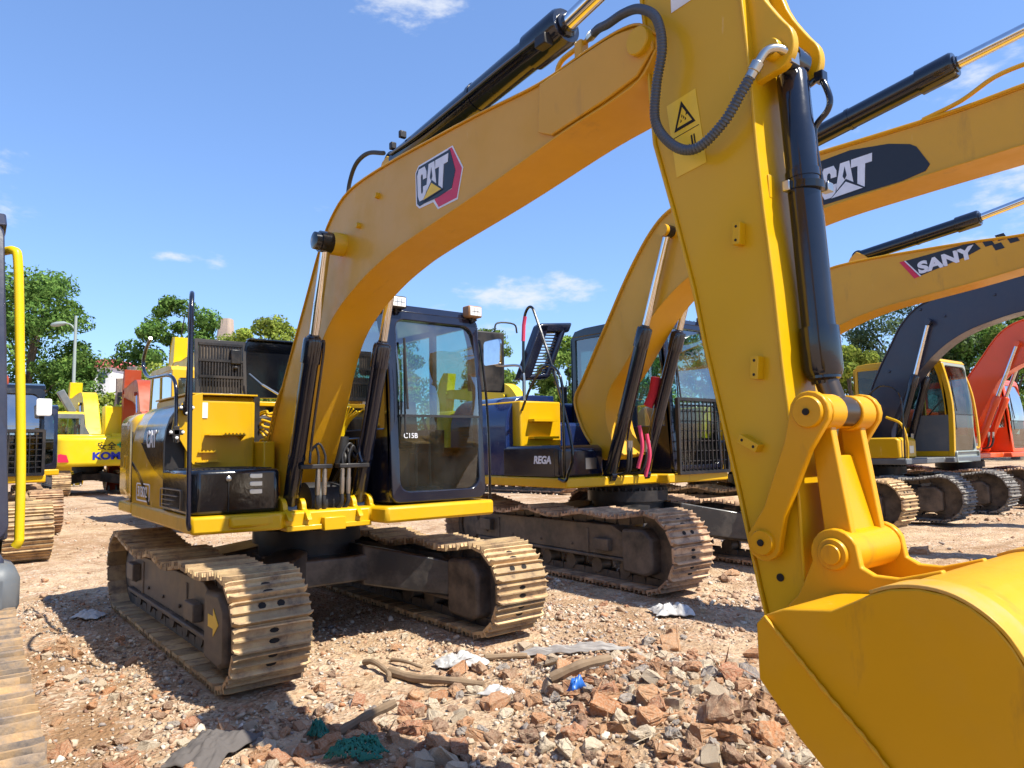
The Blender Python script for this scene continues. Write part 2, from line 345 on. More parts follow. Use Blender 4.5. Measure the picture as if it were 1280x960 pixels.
def undercarriage(root, s, tm, fmat='frame', off=(0, 0), rz=0, G=.995, W=.5, xf=1.50, xr=-1.70, Rf=.38, top=(.70, .72, .66, .71, .65, .70), arrow=False, hi=True):
    sc = lambda v: v * s
    for sg in (-1, 1):
        make_track(root, sg * G * s, sg, xf * s, xr * s, Rf * s, W * s, [t * s for t in top], tm, fmat, sg, arrow and sg < 0, off, rz, hi)
    c = MB()
    c.prism([(.62 * s, -.42 * s), (.62 * s, .42 * s), (-.62 * s, .42 * s), (-.62 * s, -.42 * s)], .40 * s, .62 * s, 'z')
    for sx in (-1, 1):
        for sy in (-1, 1):
            # sloping leg: box section from the centre to the track frame
            a0, a1 = sx * .10 * s, sx * .60 * s; b0, b1 = sx * .58 * s, sx * 1.12 * s; y0, y1 = sy * .25 * s, sy * (G - .13) * s
            zt0, zb0, zt1, zb1 = .70 * s, .36 * s, .55 * s, .25 * s
            v = [(a0, y0, zb0), (a1, y0, zb0), (a1, y0, zt0), (a0, y0, zt0), (b0, y1, zb1), (b1, y1, zb1), (b1, y1, zt1), (b0, y1, zt1)]
            c.add(v, [(0, 1, 2, 3), (7, 6, 5, 4), (0, 4, 5, 1), (1, 5, 6, 2), (2, 6, 7, 3), (3, 7, 4, 0)])
    o = c.build('car_body', 'frame_clean', root, bevel=.018); o.location = (off[0], off[1], 0); o.rotation_euler = (0, 0, rz)
    g = MB(); g.lathe((0, 0, .60 * s), (0, 0, .94 * s), [(0, .42 * s), (.12 * s, .42 * s), (.12 * s, .47 * s), (.24 * s, .47 * s), (.24 * s, .38 * s), (.34 * s, .38 * s)], 40)
    for k in range(36):
        a = 2 * math.pi * k / 36; g.cyl((.44 * s * math.cos(a), .44 * s * math.sin(a), .84 * s), (.44 * s * math.cos(a), .44 * s * math.sin(a), .875 * s), .018 * s, 6)
    o = g.build('swing_ring', 'black_dull', root); o.location = (off[0], off[1], 0)
def cyl_part(root, a, b, c, r, rr, mat='cylinder', rodm='chrome', cap=True, band=.5, name='hydraulic_cylinder', eye=.07):
    """barrel a->b, rod b->c; pins run along y"""
    a, b, c = Vector(a), Vector(b), Vector(c); d = (b - a).normalized(); L = (b - a).length
    m = MB()
    m.lathe(a - Vector((0, eye * .8, 0)), a + Vector((0, eye * .8, 0)), [(0, r * .8), (0, r * 1.05), (eye * 1.6, r * 1.05), (eye * 1.6, r * .8)], 20)
    m.lathe(a, b, [(.02, r * .6), (.06, r * .98), (L * band, r * .98), (L * band, r * 1.06), (L * band + .03, r * 1.06), (L * band + .03, r), (L - .24 * r / .08, r), (L - .24 * r / .08, r * 1.17), (L - .02, r * 1.17), (L, r * 1.05), (L, rr * 1.1)], 28)
    o = m.build(name, mat, root)
    m = MB(); m.cyl(b - d * .01, c, rr, 20); m.build('rod', rodm, o)
    m = MB(); m.lathe(c - Vector((0, eye, 0)), c + Vector((0, eye, 0)), [(0, r * .5), (0, r * .95), (eye * 2, r * .95), (eye * 2, r * .5)], 20); m.build('rod_eye', 'greasy' if rodm == 'greasy' else mat, o)
    m = MB(); m.lathe(b - d * .012, b + d * .03, [(0, rr * 1.1), (0, rr * 1.45), (.022, rr * 1.45), (.03, rr * 1.15), (.042, rr * 1.1)], 20); m.build('gland', mat, o)
    return o
def boom_part(root, back, front, y0, y1, mat, flange=.014, name='boom', k=4):
    """closed box boom from its back (upper) and front (lower) outlines in the x-z plane"""
    bk = sp2(back, k); ft = sp2(front, k)
    m = MB(); m.prism(bk + ft[::-1], y0, y1)
    m.ribbon(bk, y0 - flange, y1 + flange, .012); m.ribbon(ft[::-1], y0 - flange, y1 + flange, .012)
    return m.build(name, mat, root, bevel=.004)

def cab(root, x0, x1, y0, y1, z0, z1, body, lean=.14, glassm='glass', lowm='glass_lower', inside=True, guard=False, split=.42, front_mat=None, roofm=None):
    """x0 rear, x1 front; front profile bulges and leans back at the top"""
    H = z1 - z0
    def fx(z):
        t = (z - z0) / H
        return x1 + .03 * math.sin(t * math.pi) - (lean * max(0, (t - .45) / .55) ** 1.6)
    c = MB(); n = 12
    o_ = [(y0, z0)] + [] 
    outer = rrect(y0, y1, z0, z1 - .08, .07, 6); inner = rrect(y0 + .075, y1 - .075, z0 + .09, z1 - .17, .10, 6)
    # front frame
    if front_mat:
        ff = MB(); ff.ring(outer, inner, lambda u, v, w: (fx(v) - w, u, v), .06)
    else: c.ring(outer, inner, lambda u, v, w: (fx(v) - w, u, v), .06)
    # side frames
    def prof(y, sgn, win):
        out = []
        for i in range(8): z = z0 + (z1 - .09 - z0) * i / 7; out.append((fx(z) - .055, z))
        out += [(x1 - lean - .25, z1 - .03), (x0 + .2, z1 - .03), (x0 + .02, z1 - .14), (x0, z1 - .35), (x0, z0)]
        return out
    def ringside(y, sgn, zlow):
        pts_o = prof(y, sgn, None)
        cx = sum(p[0] for p in pts_o) / len(pts_o); cz = (z0 + z1) / 2
        inn = []
        for (x, z) in pts_o:
            xx = min(max(x, x0 + .10), fx(z) - .16); zz = min(max(z, zlow), z1 - .16)
            inn.append((xx, zz))
        c.ring(pts_o, inn, lambda u, v, w: (u, y + w * sgn, v), .045)
        return inn
    iR = ringside(y0, 1, z0 + .62); iL = ringside(y1, -1, z0 + .45)
    # rear frame
    o3 = rrect(y0, y1, z0, z1 - .10, .05, 5); i3 = rrect(y0 + .12, y1 - .12, z0 + .75, z1 - .28, .06, 5)
    c.ring(o3, i3, lambda u, v, w: (x0 + w + .001, u, v), .04)
    c.box(x0 + .04, x1 - .08, y0 + .045, y1 - .045, z0, z0 + .06)
    body_o = c.build('cab', body, root, bevel=.012)
    if front_mat:
        ff.build('front_frame', front_mat, body_o, bevel=.012)
        pp = [(fx(z0 + (H - .12) * i / 9) + .004, z0 + (H - .12) * i / 9) for i in range(10)]
        pm = MB(); pm.prism(pp + [(a - .10, b) for a, b in pp[::-1]], y0 - .012, y0 + .075); pm.build('front_pillar', body, body_o, bevel=.01)
    r = MB()
    rp = [(x0 + .03, z1 - .12), (x0 + .10, z1 - .03), (x0 + .3, z1), (x1 - lean - .2, z1 + .01), (x1 - lean - .02, z1 - .03), (x1 - lean + .035, z1 - .10), (x1 - lean - .08, z1 - .13)]
    r.prism(rp, y0 - .012, y1 + .012)
    for k in range(3): r.box(x0 + .35, x1 - lean - .3, y0 + .18 + k * (y1 - y0 - .4) / 2, y0 + .24 + k * (y1 - y0 - .4) / 2, z1, z1 + .022)
    r.build('roof', roofm or body, body_o, bevel=.03)
    zs = z0 + H * split
    g = MB(); pts = [p for p in rrect(y0 + .07, y1 - .07, zs, z1 - .165, .09, 6)]
    def sheet(g, y_, z_a, z_b, xo):
        m = 8; v = []; yy = (y0 + .07, y1 - .07)
        for i in range(m + 1):
            z = z_a + (z_b - z_a) * i / m
            for y in yy: v.append((fx(z) - xo, y, z))
        g.add(v, [(2 * i, 2 * i + 1, 2 * i + 3, 2 * i + 2) for i in range(m)])
    sheet(g, 0, zs, z1 - .16, .03); g.build('windscreen', glassm, body_o)
    g = MB(); sheet(g, 0, z0 + .085, zs - .012, .03); g.build('lower_windscreen', lowm, body_o)
    g = MB(); g.add([(fx(zs) - .035, y0 + .07, zs - .012), (fx(zs) - .035, y1 - .07, zs - .012), (fx(zs) - .01, y1 - .07, zs - .012), (fx(zs) - .01, y0 + .07, zs - .012), (fx(zs) - .035, y0 + .07, zs + .008), (fx(zs) - .035, y1 - .07, zs + .008), (fx(zs) - .01, y1 - .07, zs + .008), (fx(zs) - .01, y0 + .07, zs + .008)], [(0, 1, 2, 3), (7, 6, 5, 4), (0, 4, 5, 1), (1, 5, 6, 2), (2, 6, 7, 3), (3, 7, 4, 0)])
    g.build('window_seal', 'rubber', body_o)
    for inn, y in ((iR, y0 + .02), (iL, y1 - .02)):
        g = MB(); g.add([(a, y, b) for a, b in inn], [list(range(len(inn)))]); g.build('side_window', glassm, body_o)
    g = MB(); g.box(x0 + .018, x0 + .022, y0 + .1, y1 - .1, z0 + .73, z1 - .26); g.build('rear_window', glassm, body_o)
    # door pillar on the left
    g = MB(); g.box((x0 + x1) / 2 - .03, (x0 + x1) / 2 + .03, y1 - .05, y1 + .004, z0 + .05, z1 - .1); g.build('door_pillar', body, body_o, bevel=.006)
    if inside:
        sx = (x0 + x1) / 2 - .18; yc = (y0 + y1) / 2
        g = MB(); g.prism([(sx - .22, z0 + .42), (sx + .28, z0 + .45), (sx + .3, z0 + .55), (sx - .1, z0 + .56), (sx - .2, z0 + 1.15), (sx - .3, z0 + 1.15)], yc - .24, yc + .24)
        g.box(sx - .29, sx - .2, yc - .13, yc + .13, z0 + 1.18, z0 + 1.4); g.box(sx - .2, sx + .2, yc - .18, yc + .18, z0 + .06, z0 + .44)
        g.build('operator_seat', 'seat', body_o, bevel=.03)
        for sg in (-1, 1):
            g = MB(); g.box(sx - .1, sx + .4, yc + sg * .36 - .08, yc + sg * .36 + .08, z0 + .4, z0 + .62); g.tube(smooth_path([(sx + .3, yc + sg * .36, z0 + .6), (sx + .36, yc + sg * .36, z0 + .75), (sx + .34, yc + sg * .35, z0 + .9)]), .022, 8); g.build('control_console', 'seat', body_o, bevel=.01)
        for sg in (-1, 1):
            g = MB(); g.tube([(x1 - .28, yc + sg * .07, z0 + .06), (x1 - .3, yc + sg * .07, z0 + .55), (x1 - .42, yc + sg * .07, z0 + .75)], .012, 8); g.box(x1 - .36, x1 - .2, yc + sg * .07 - .05, yc + sg * .07 + .05, z0 + .08, z0 + .11); g.build('travel_lever', 'frame_clean', body_o)
        g = MB(); g.prism([(x1 - .2, z0 + .5), (x1 - .14, z0 + .5), (x1 - .18, z0 + .85), (x1 - .22, z0 + .85)], y0 + .12, y0 + .34); g.build('monitor', 'seat', body_o, bevel=.01)
    # wiper
    yw = y0 + .1
    g = MB(); g.tube([(fx(z0 + .55) + .02, yw, z0 + .55), (fx(z0 + H * .75) + .02, yw + .02, z0 + H * .75)], .008, 6); g.tube([(fx(z0 + H * .45) + .028, yw + .015, z0 + H * .45), (fx(z0 + H * .8) + .028, yw + .03, z0 + H * .8)], .011, 6); g.build('wiper', 'rubber', body_o)
    if guard:
        g = MB(); ga, gb = z0 + .02, zs + .05
        for z in np.linspace(ga, gb, 8): g.box(x1 + .07, x1 + .085, y0 + .02, y1 - .02, z - .006, z + .006)
        for y in np.linspace(y0 + .02, y1 - .02, 13): g.box(x1 + .086, x1 + .10, y - .006, y + .006, ga, gb)
        g.ring(rrect(y0 - .01, y1 + .01, ga - .04, gb + .04, .02, 3), rrect(y0 + .03, y1 - .03, ga, gb, .01, 3), lambda u, v, w: (x1 + .105 - w, u, v), .05)
        g.build('window_guard', 'black_dull', body_o)
    return body_o, fx
def work_lamp(parent, x, y, z, housing='lampbox', s=1):
    m = MB(); m.box(x - .07 * s, x + .035 * s, y - .075 * s, y + .075 * s, z - .05 * s, z + .055 * s)
    o = m.build('work_lamp', housing, parent, bevel=.012)
    m = MB(); m.box(x + .036 * s, x + .042 * s, y - .062 * s, y + .062 * s, z - .038 * s, z + .042 * s); m.build('lens', 'lamp', o, bevel=.003)
    m = MB()
    for a in (-.02, .02): m.box(x + .0425 * s, x + .0445 * s, y + a * s - .002, y + a * s + .002, z - .03 * s, z + .035 * s)
    m.box(x + .0425 * s, x + .0445 * s, y - .05 * s, y + .05 * s, z, z + .004); m.build('lens_rib', 'steel', o)
    m = MB(); m.tube([(x - .02, y, z - .09 * s), (x - .02, y, z - .04 * s)], .012, 8); m.build('lamp_bracket', 'rubber', o)
    return o
def bucket_parts(root, T, w0, w1, mat, teeth=True):
    """bucket modelled in x-z; T maps (x,z) of the reference bucket to the machine"""
    side = [(5.067, .975), (5.095, 1.004), (5.15, 1.028), (5.22, 1.038), (5.30, 1.048), (5.361, 1.08), (5.41, 1.108), (5.466, 1.13), (5.535, 1.14), (5.6, 1.134), (5.655, 1.112), (5.704, 1.076), (5.74, 1.03), (5.79, .93), (5.84, .78), (5.87, .6), (5.87, .42), (5.82, .2), (5.76, .05), (5.70, .03), (5.58, .17), (5.262, .612), (5.194, .671), (5.069, .812)]
    sd = [T(p) for p in side]; m = MB()
    m.ribbon(sp2([T(p) for p in side[1:20]], 3), w0 + .02, w1 - .02, -.022 if True else 0)
    o = m.build('bucket', mat, root, bevel=.003)
    for ys in ((w0, w0 + .024), (w1 - .024, w1)):
        m = MB(); m.prism(sd, *ys); m.build('side_plate', mat, o, bevel=.005)
        ya, yb = (ys[0] - .012, ys[0] - .001) if ys[0] == w0 else (ys[1] + .001, ys[1] + .012)
        m = MB(); m.prism([T(p) for p in ((5.067, .975), (5.095, 1.004), (5.44, .665), (5.74, .2), (5.71, .05), (5.58, .17), (5.262, .612), (5.194, .671), (5.069, .812))], ya, yb); m.build('side_cutter', mat, o, bevel=.004)
        yw_ = ya if ys[0] == w0 else yb
        bd = [T(p) for p in ((5.10, .995), (5.27, .83), (5.44, .665), (5.60, .42), (5.74, .2))]; rd_ = [.0055 + .0015 * math.sin(i * 1.3) for i in range(25 * 4 + 1)]
        m = MB(); m.tube(smooth_path([(a, yw_, b) for a, b in bd], 25), .006, 8, rd_); m.build('weld_bead', mat, o)
        e = [T(p) for p in ((5.41, 1.108), (5.466, 1.13), (5.535, 1.14), (5.6, 1.134), (5.655, 1.112), (5.704, 1.076), (5.74, 1.03), (5.79, .93), (5.84, .78), (5.87, .6), (5.87, .42))]
        sgn = 1 if ys[0] == w0 else -1
        m = MB(); m.ribbon(sp2(e, 3), min(ys[0] + sgn * .002, ys[0] + sgn * .11) if sgn > 0 else ys[1] - .11, ys[0] + .11 if sgn > 0 else ys[1] - .002, .010); m.build('wear_strip', 'wear', o, bevel=.002)
    if teeth:
        for k in range(5):
            yc = w0 + .09 + (w1 - w0 - .18) * k / 4
            m = MB(); pts = [T(p) for p in ((5.80, .14), (5.73, .05), (5.66, -.01), (5.60, .02), (5.66, .16), (5.73, .20))]
            m.prism(pts, yc - .035, yc + .035); m.build('bucket_tooth', 'track_grey', o, bevel=.006)
    return o
M['wear'] = paint('worn_grey_yellow_strip', (.58, .30, .01), .5, .05, .95, (.33, .25, .16), thr=.50, scale=4)

YB0, YB1 = -.36, -.04     # boom plane of the first machine
ID = lambda p: p
def front_attach(root, T, y0, y1, ym, mat, bmat, full=False, k=1.0, cylm='cylinder', stick_mat=None):
    """stick, linkage and bucket of the reference machine mapped by T"""
    stick_mat = stick_mat or mat
    L = [(4.30, 4.00), (4.33, 3.75), (4.37, 3.55), (4.392, 3.354), (4.427, 2.80), (4.512, 2.489), (4.60, 2.14), (4.645, 1.90), (4.70, 1.66), (4.771, 1.34), (4.841, 1.0), (4.87, .88)]
    Rr = [(4.52, 4.02), (4.70, 3.80), (4.80, 3.55), (4.861, 3.224), (4.884, 2.912), (4.898, 2.616), (4.915, 2.38), (4.942, 2.08), (4.96, 1.80), (4.985, 1.50), (5.0, 1.31), (5.005, 1.05), (5.04, .90), (5.02, .80), (4.93, .78)]
    sL = [T(p) for p in L]; sR = [T(p) for p in Rr]
    m = MB(); m.prism(sL + sR[::-1], y0 + .02, y1 - .02)
    m.ribbon(sL, y0 + .006, y1 - .006, -.012) ; m.ribbon(sR[:12], y0 + .006, y1 - .006, .012)
    st = m.build('stick', stick_mat, root, bevel=.004)
    def pin(p, a, b, r, nm='pin', mt=None, parent=None):
        q = T(p); g = MB(); g.lathe((q[0], a, q[1]), (q[0], b, q[1]), [(0, r * .3), (0, r * .92), (.006, r), (b - a - .006, r), (b - a, r * .92), (b - a, r * .3)], 28); return g.build(nm, mt or stick_mat, parent or st)
    pin((4.392, 3.256), y0 - .05, y1 + .05, .062 * k, 'boom_tip_pin')
    # cylinder bracket ears
    for a in (ym - .115 * k, ym + .075 * k):
        g = MB(); g.prism(sp2([T(p) for p in ((4.80, 3.75), (4.87, 3.45), (4.925, 3.24), (5.0, 3.10), (5.045, 3.03), (5.05, 2.96), (5.015, 2.905), (4.96, 2.895), (4.90, 2.885))], 3) + [T((4.86, 2.88)), T((4.80, 3.3))], a, a + .04 * k); g.build('cylinder_bracket', stick_mat, st, bevel=.005)
    pin((4.975, 2.975), ym - .15 * k, ym + .15 * k, .038 * k, 'bracket_pin')
    a, b, c = [T(p) for p in ((4.975, 2.965), (5.04, 1.757), (5.087, 1.625))]
    bc = cyl_part(root, (a[0], ym, a[1]), (b[0], ym, b[1]), (c[0], ym, c[1]), .059 * k, .04 * k, cylm, 'greasy', name='bucket_cylinder', eye=.05 * k, band=.36)
    # idler links
    for yy in (y0 - .035, y1 + .005):
        g = MB(); p1, p2 = T((5.082, 1.622)), T((4.888, 1.169))
        d = Vector((p2[0] - p1[0], p2[1] - p1[1])); ll = d.length; d.normalize(); nn = Vector((-d.y, d.x)); pts = []
        for i in range(9): t = math.pi * i / 8; q = Vector(p1) + (-d * math.sin(t) + nn * math.cos(t)) * .072 * k; pts.append(tuple(q))
        pts += [tuple(Vector(p1) + d * .12 * k - nn * .05 * k), tuple(Vector(p2) - d * .12 * k - nn * .042 * k)]
        for i in range(9): t = math.pi * i / 8; q = Vector(p2) + (d * math.sin(t) - nn * math.cos(t)) * .066 * k; pts.append(tuple(q))
        pts += [tuple(Vector(p2) - d * .12 * k + nn * .042 * k), tuple(Vector(p1) + d * .12 * k + nn * .05 * k)]
        g.prism(pts, yy, yy + .030); g.build('idler_link', bmat, root, bevel=.005)
    pin((5.082, 1.622), y0 - .05, y1 + .05, .055 * k, 'link_pin', bmat, root); pin((4.888, 1.169), y0 - .05, y1 + .05, .045 * k, 'link_pin', bmat, root)
    pin((5.082, 1.622), y0 - .058, y0 - .049, .012 * k, 'grease_point', 'hole', root); pin((4.888, 1.169), y0 - .058, y0 - .049, .012 * k, 'grease_point', 'hole', root)
    # H link between cylinder eye and bucket
    g = MB(); p1, p2 = T((5.086, 1.622)), T((5.140, 1.155))
    for a, b in ((y0 + .005, ym - .055 * k), (ym + .055 * k, y1 - .005)):
        g.lathe((p1[0], a, p1[1]), (p1[0], b, p1[1]), [(0, .03), (0, .064 * k), (b - a, .064 * k), (b - a, .03)], 24)
        g.prism([(p1[0] - .045 * k, p1[1] - .02), (p1[0] + .03 * k, p1[1] - .02), (p2[0] + .035 * k, p2[1] + .03), (p2[0] - .06 * k, p2[1] + .03)], (a + b) / 2 - .018, (a + b) / 2 + .018)
    g.lathe((p2[0], y0 + .012, p2[1]), (p2[0], y1 - .012, p2[1]), [(0, .03), (0, .07 * k), (y1 - y0 - .024, .07 * k), (y1 - y0 - .024, .03)], 28)
    g.prism([(p1[0] - .02 * k, p1[1] - .15 * k), (p1[0] + .0 * k, p1[1] - .15 * k), (p2[0] + .02 * k, p2[1] + .03), (p2[0] - .0 * k, p2[1] + .03)], y0 + .04, y1 - .04)
    g.build('bucket_link', bmat, root, bevel=.005)
    bk = bucket_parts(root, T, ym - .52 * k, ym + .54 * k, bmat)
    for yy in (y0 - .018, y1 - .012):
        g = MB(); pts = []
        for i in range(11): t = R(200 - 17.5 * i); pts.append((5.136 + .082 * math.cos(t), 1.152 + .082 * math.sin(t)))
        pts += [(5.222, 1.118), (5.262, 1.098), (5.333, 1.098), (5.40, 1.118), (5.461, 1.138), (5.475, 1.105), (5.40, 1.06), (5.33, 1.03), (5.2, 1.0), (5.1, .93), (5.06, .84), (5.0, .76), (4.93, .77), (4.90, .84), (4.92, .92), (5.0, 1.0), (5.035, 1.07)]
        g.prism([T(p) for p in pts], yy, yy + .030); g.build('hinge_ear', bmat, bk, bevel=.005)
    pin((5.136, 1.152), y0 - .035, y1 + .035, .052 * k, 'bucket_pin', bmat, bk); pin((5.136, 1.152), y0 - .045, y0 - .034, .034 * k, 'bucket_pin', bmat, bk)
    pin((4.975, .845), y0 - .035, y1 + .035, .05 * k, 'bucket_pin', bmat, bk)
    # lugs welded to the stick face
    if full:
        for (px, pz, a) in ((4.82, 2.307, 4), (4.872, 1.794, 4), (4.831, 1.519, -62)):
            q = T((px, pz)); g = MB(); rot = Matrix.Rotation(R(a), 3, 'Y')
            g.box(q[0] - .016, q[0] + .016, y0 - .020, y0 + .021, q[1] - .042, q[1] + .042, rot); 
            for zz in (-.026, .026):
                c_ = rot @ Vector((0, 0, zz)); g.mi = 1; g.cyl((q[0] + c_.x, y0 - .0215, q[1] + c_.z), (q[0] + c_.x, y0 - .018, q[1] + c_.z), .006, 8); g.mi = 0
            g.build('stick_lug', [stick_mat, 'hole'], st, bevel=.003)
        g = MB(); g.box(4.905, 4.925, -.31, -.27, 2.43, 2.52); g.build('stick_lug', stick_mat, st, bevel=.003)
        q = T((4.916, 1.044)); g = MB(); g.cyl((q[0], y0 + .015, q[1]), (q[0], y0 + .0185, q[1]), .014, 16); g.build('stick_hole', 'hole', st)
    return st
BACK = [(.02, 1.12), (-.09, 1.30), (.154, 1.80), (.447, 2.247), (.817, 2.765), (1.043, 3.079), (1.26, 3.29), (1.558, 3.417), (2.079, 3.438), (2.686, 3.415), (3.188, 3.39), (3.70, 3.352), (4.05, 3.37), (4.25, 3.372), (4.372, 3.345), (4.46, 3.26)]
FRONT = [(.25, 1.08), (.45, 1.22), (.66, 1.52), (.87, 1.93), (1.09, 2.33), (1.36, 2.55), (1.74, 2.71), (2.07, 2.80), (2.394, 2.855), (3.179, 2.946), (3.792, 3.034), (4.0, 3.058), (4.17, 3.072), (4.363, 3.105), (4.46, 3.20)]

GC = [(1, .40), (1, .18), (.82, 0), (.18, 0), (0, .18), (0, .82), (.18, 1), (.82, 1), (1, .82), (1, .62), (.62, .62), (.62, .74), (.56, .80), (.44, .80), (.38, .74), (.38, .26), (.44, .20), (.56, .20), (.62, .26), (.62, .40)]
GA = [(0, 0), (.28, 1), (.72, 1), (1, 0), (.70, 0), (.5, .36), (.30, 0)]
GAH = [(.40, .56), (.5, .86), (.60, .56), (.5, .44)]
GT = [(0, 1), (1, 1), (1, .74), (.68, .74), (.68, 0), (.32, 0), (.32, .74), (0, .74)]
def cat_logo(parent, q, y, plate, tri, platemat='blackplate', trimat='decal_yellow', red=None, sc=1.0):
    """three letters on a decal; q = TL, BL, TR, BR corners of the lettering in x-z, y = face it is stuck on (facing -y)"""
    def P(u, v):
        a = Vector(q[1]).lerp(Vector(q[3]), u); b = Vector(q[0]).lerp(Vector(q[2]), u); c = a.lerp(b, v); return (c.x, c.y)
    if red:
        o = MB().prism([(a * 1.0, b) for a, b in red[0]], y - .0018, y).build('logo_border', 'decal_white', parent)
        MB().prism(red[1], y - .0030, y - .0019).build('logo_band', 'decal_red', parent)
    MB().prism(plate, y - .0042, y - .0001 if not red else y - .0031).build('logo_plate', platemat, parent)
    for g, a, b in ((GC, 0, .31), (GA, .27, .68), (GT, .60, 1.0)):
        MB().prism([P(a + (b - a) * u, v) for u, v in g], y - .0062, y - .0043).build('letter', 'decal_white', parent)
    MB().prism([P(.27 + .41 * u, v) for u, v in GAH], y - .0072, y - .0063).build('letter', platemat, parent)
    MB().prism([P(u, v) for u, v in tri[0]], y - .0084, y - .0073).build('logo_plate', platemat, parent)
    MB().prism([P(u, v) for u, v in tri[1]], y - .0096, y - .0085).build('logo_triangle', trimat, parent)
TRI = ([(.15, -.08), (.50, .45), (.90, -.02)], [(.20, -.03), (.50, .36), (.84, .0)])

GROUP = 'excavators parked side by side in the yard'
def excavator(loc, label, rz=0, group=GROUP):
    r = empty('excavator', loc, rz); tag(r, label, 'excavator', group); return r

# ================================================================== 1. the first machine
X1 = excavator((0, 0, 0), 'large yellow excavator in the foreground, its bucket resting at the lower right')
undercarriage(X1, 1, 'track', arrow=True)
# deck skirt
d = MB(); d.prism([(.91, -1.245), (1.0, -.62), (.96, -.60), (.98, .12), (1.16, .14), (1.19, .16), (1.19, 1.20), (1.16, 1.24), (-1.2, 1.24), (-1.2, -1.21)], .93, 1.058, 'z')
d.box(.86, .99, -1.0, -.62, .965, 1.05)
deck = d.build('deck', 'yel', X1, bevel=.022)
d = MB(); d.box(.86, 1.0, -.585, .12, .91, .95); d.box(.95, 1.03, -.30, -.12, .90, 1.0); d.build('deck_rim', 'yel', deck, bevel=.006)
# counterweight
cw = [(-1.26, -1.2), (-1.26, 1.2), (-1.7, 1.19), (-2.0, 1.02), (-2.12, .6), (-2.17, 0), (-2.12, -.6), (-2.03, -.98), (-1.95, -1.12), (-1.8, -1.2)]
cws = [(v.x, v.y) for v in smooth_path([(a, b, 0) for a, b in cw[1:]], 4)] + [cw[0]]
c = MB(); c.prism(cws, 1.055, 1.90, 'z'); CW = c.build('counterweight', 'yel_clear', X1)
bv = CW.modifiers.new('round', 'BEVEL'); bv.width = .14; bv.segments = 6; bv.limit_method = 'ANGLE'; bv.angle_limit = R(60)
c = MB(); c.prism([(a * 1.003, b * 1.003) for a, b in cws], .95, 1.05, 'z'); c.build('counterweight_skirt', 'yel', CW, bevel=.02)
# side door with rounded shoulder
prof = [(-.45, 1.055), (-1.2, 1.055), (-1.205, 1.3), (-1.205, 1.60), (-1.195, 1.70), (-1.165, 1.80), (-1.11, 1.885), (-1.03, 1.95), (-.93, 1.985), (-.8, 1.995), (-.45, 1.995)]
c = MB(); c.prism(prof, -1.245, -.06, 'x'); DR = c.build('side_door', 'yel_clear', X1, bevel=.006, label='glossy side door, painted yellow for the reflection of the next machine, with a black sweep and the maker letters on it')  # yellow base colour stands in for the neighbouring machine mirrored in this door
c = MB(); sh = prof[3:10]; c.prism([(a - .004, b + .001) for a, b in sh] + [(a + .006, b - .01) for a, b in sh[::-1]], -.80, -.062, 'x'); c.build('black_sweep', 'black', DR)
c = MB(); c.prism([(-.88, 1.61), (-.62, 1.47), (-.36, 1.37), (-.07, 1.30), (-.07, 1.61)], -1.2085, -1.2055); c.build('black_sweep', 'black', DR)
c = MB(); c.prism(sp2([(-1.23, 1.44), (-.95, 1.34), (-.70, 1.22), (-.50, 1.07)], 4) + [(-.56, 1.07), (-.74, 1.19), (-.97, 1.31), (-1.23, 1.41)], -1.2085, -1.2055); c.build('black_sweep', 'black', DR)
c = MB(); c.prism([(a + (.006 if a > -.5 else -.006), b + .004) for a, b in prof], -.058, -.012, 'x'); c.build('door_frame', 'black_dull', DR)
c = MB(); c.box(-1.252, -1.24, -1.208, -1.2, 1.06, 1.72); c.build('door_seam', 'hole', DR)
c = MB(); c.ring(rrect(-1.62, -1.50, 1.36, 1.50, .01, 3), rrect(-1.60, -1.52, 1.38, 1.48, .008, 3), lambda u, v, w: (u, -1.206 + w, v), .006); c.build('door_latch', 'yel', CW)
text('lettering', 'CAT', .20, 'decal_white', DR, (-.50, -1.207, 1.63), (1, 0, 0), (0, 0, 1), off=.006, sx=.85)
text('lettering', '313D2', .13, 'decal_white', DR, (-.78, -1.208, 1.17), (1, 0, 0), (0, 0, 1), off=.001)
c = MB(); c.ring(rrect(-1.02, -.52, 1.09, 1.25, .03, 4), rrect(-1.008, -.532, 1.102, 1.238, .025, 4), lambda u, v, w: (u, -1.2075 + w, v), .003); c.build('model_frame', 'decal_white', DR)
for px in (-.045,):
    for z in (1.15, 1.62): c = MB(); c.lathe((px + .03, -1.12, z), (px + .055, -1.12, z), [(0, .022), (.012, .022), (.02, .012)], 12); c.build('door_buffer', 'white', DR)
# toolbox
c = MB(); c.prism([(-.02, -1.225), (.80, -1.245), (.86, -1.20), (.89, -.62), (.84, -.585), (-.02, -.585)], 1.062, 1.385, 'z'); TB = c.build('toolbox', 'black', X1, bevel=.028)
c = MB()
for i in range(9):
    for j in range(14): c.box(.08 + i * .08, .12 + i * .08, -1.16 + j * .04, -1.14 + j * .04, 1.386, 1.393)
c.build('anti_slip_plate', 'black_dull', TB)
for k in range(3):
    c = MB(); z = 1.20 + k * .058; c.prism(rrect(-.83, -.70, z, z + .036, .016, 4), .872, .884, 'x'); c.build('louvre', 'steel', TB, bevel=.003)
c = MB(); c.lathe((.86, -.98, 1.32), (.895, -.98, 1.32), [(0, .02), (.02, .02), (.028, .008)], 14); c.build('lock', 'steel', TB)
c = MB(); c.box(.873, .879, -.984, -.976, 1.08, 1.30); c.build('seam', 'hole', TB)
c = MB(); c.ring(rrect(.02, .62, 1.09, 1.24, .02, 3), rrect(.027, .613, 1.097, 1.233, .018, 3), lambda u, v, w: (u, -1.249 + u * .0 + w, v), .01)
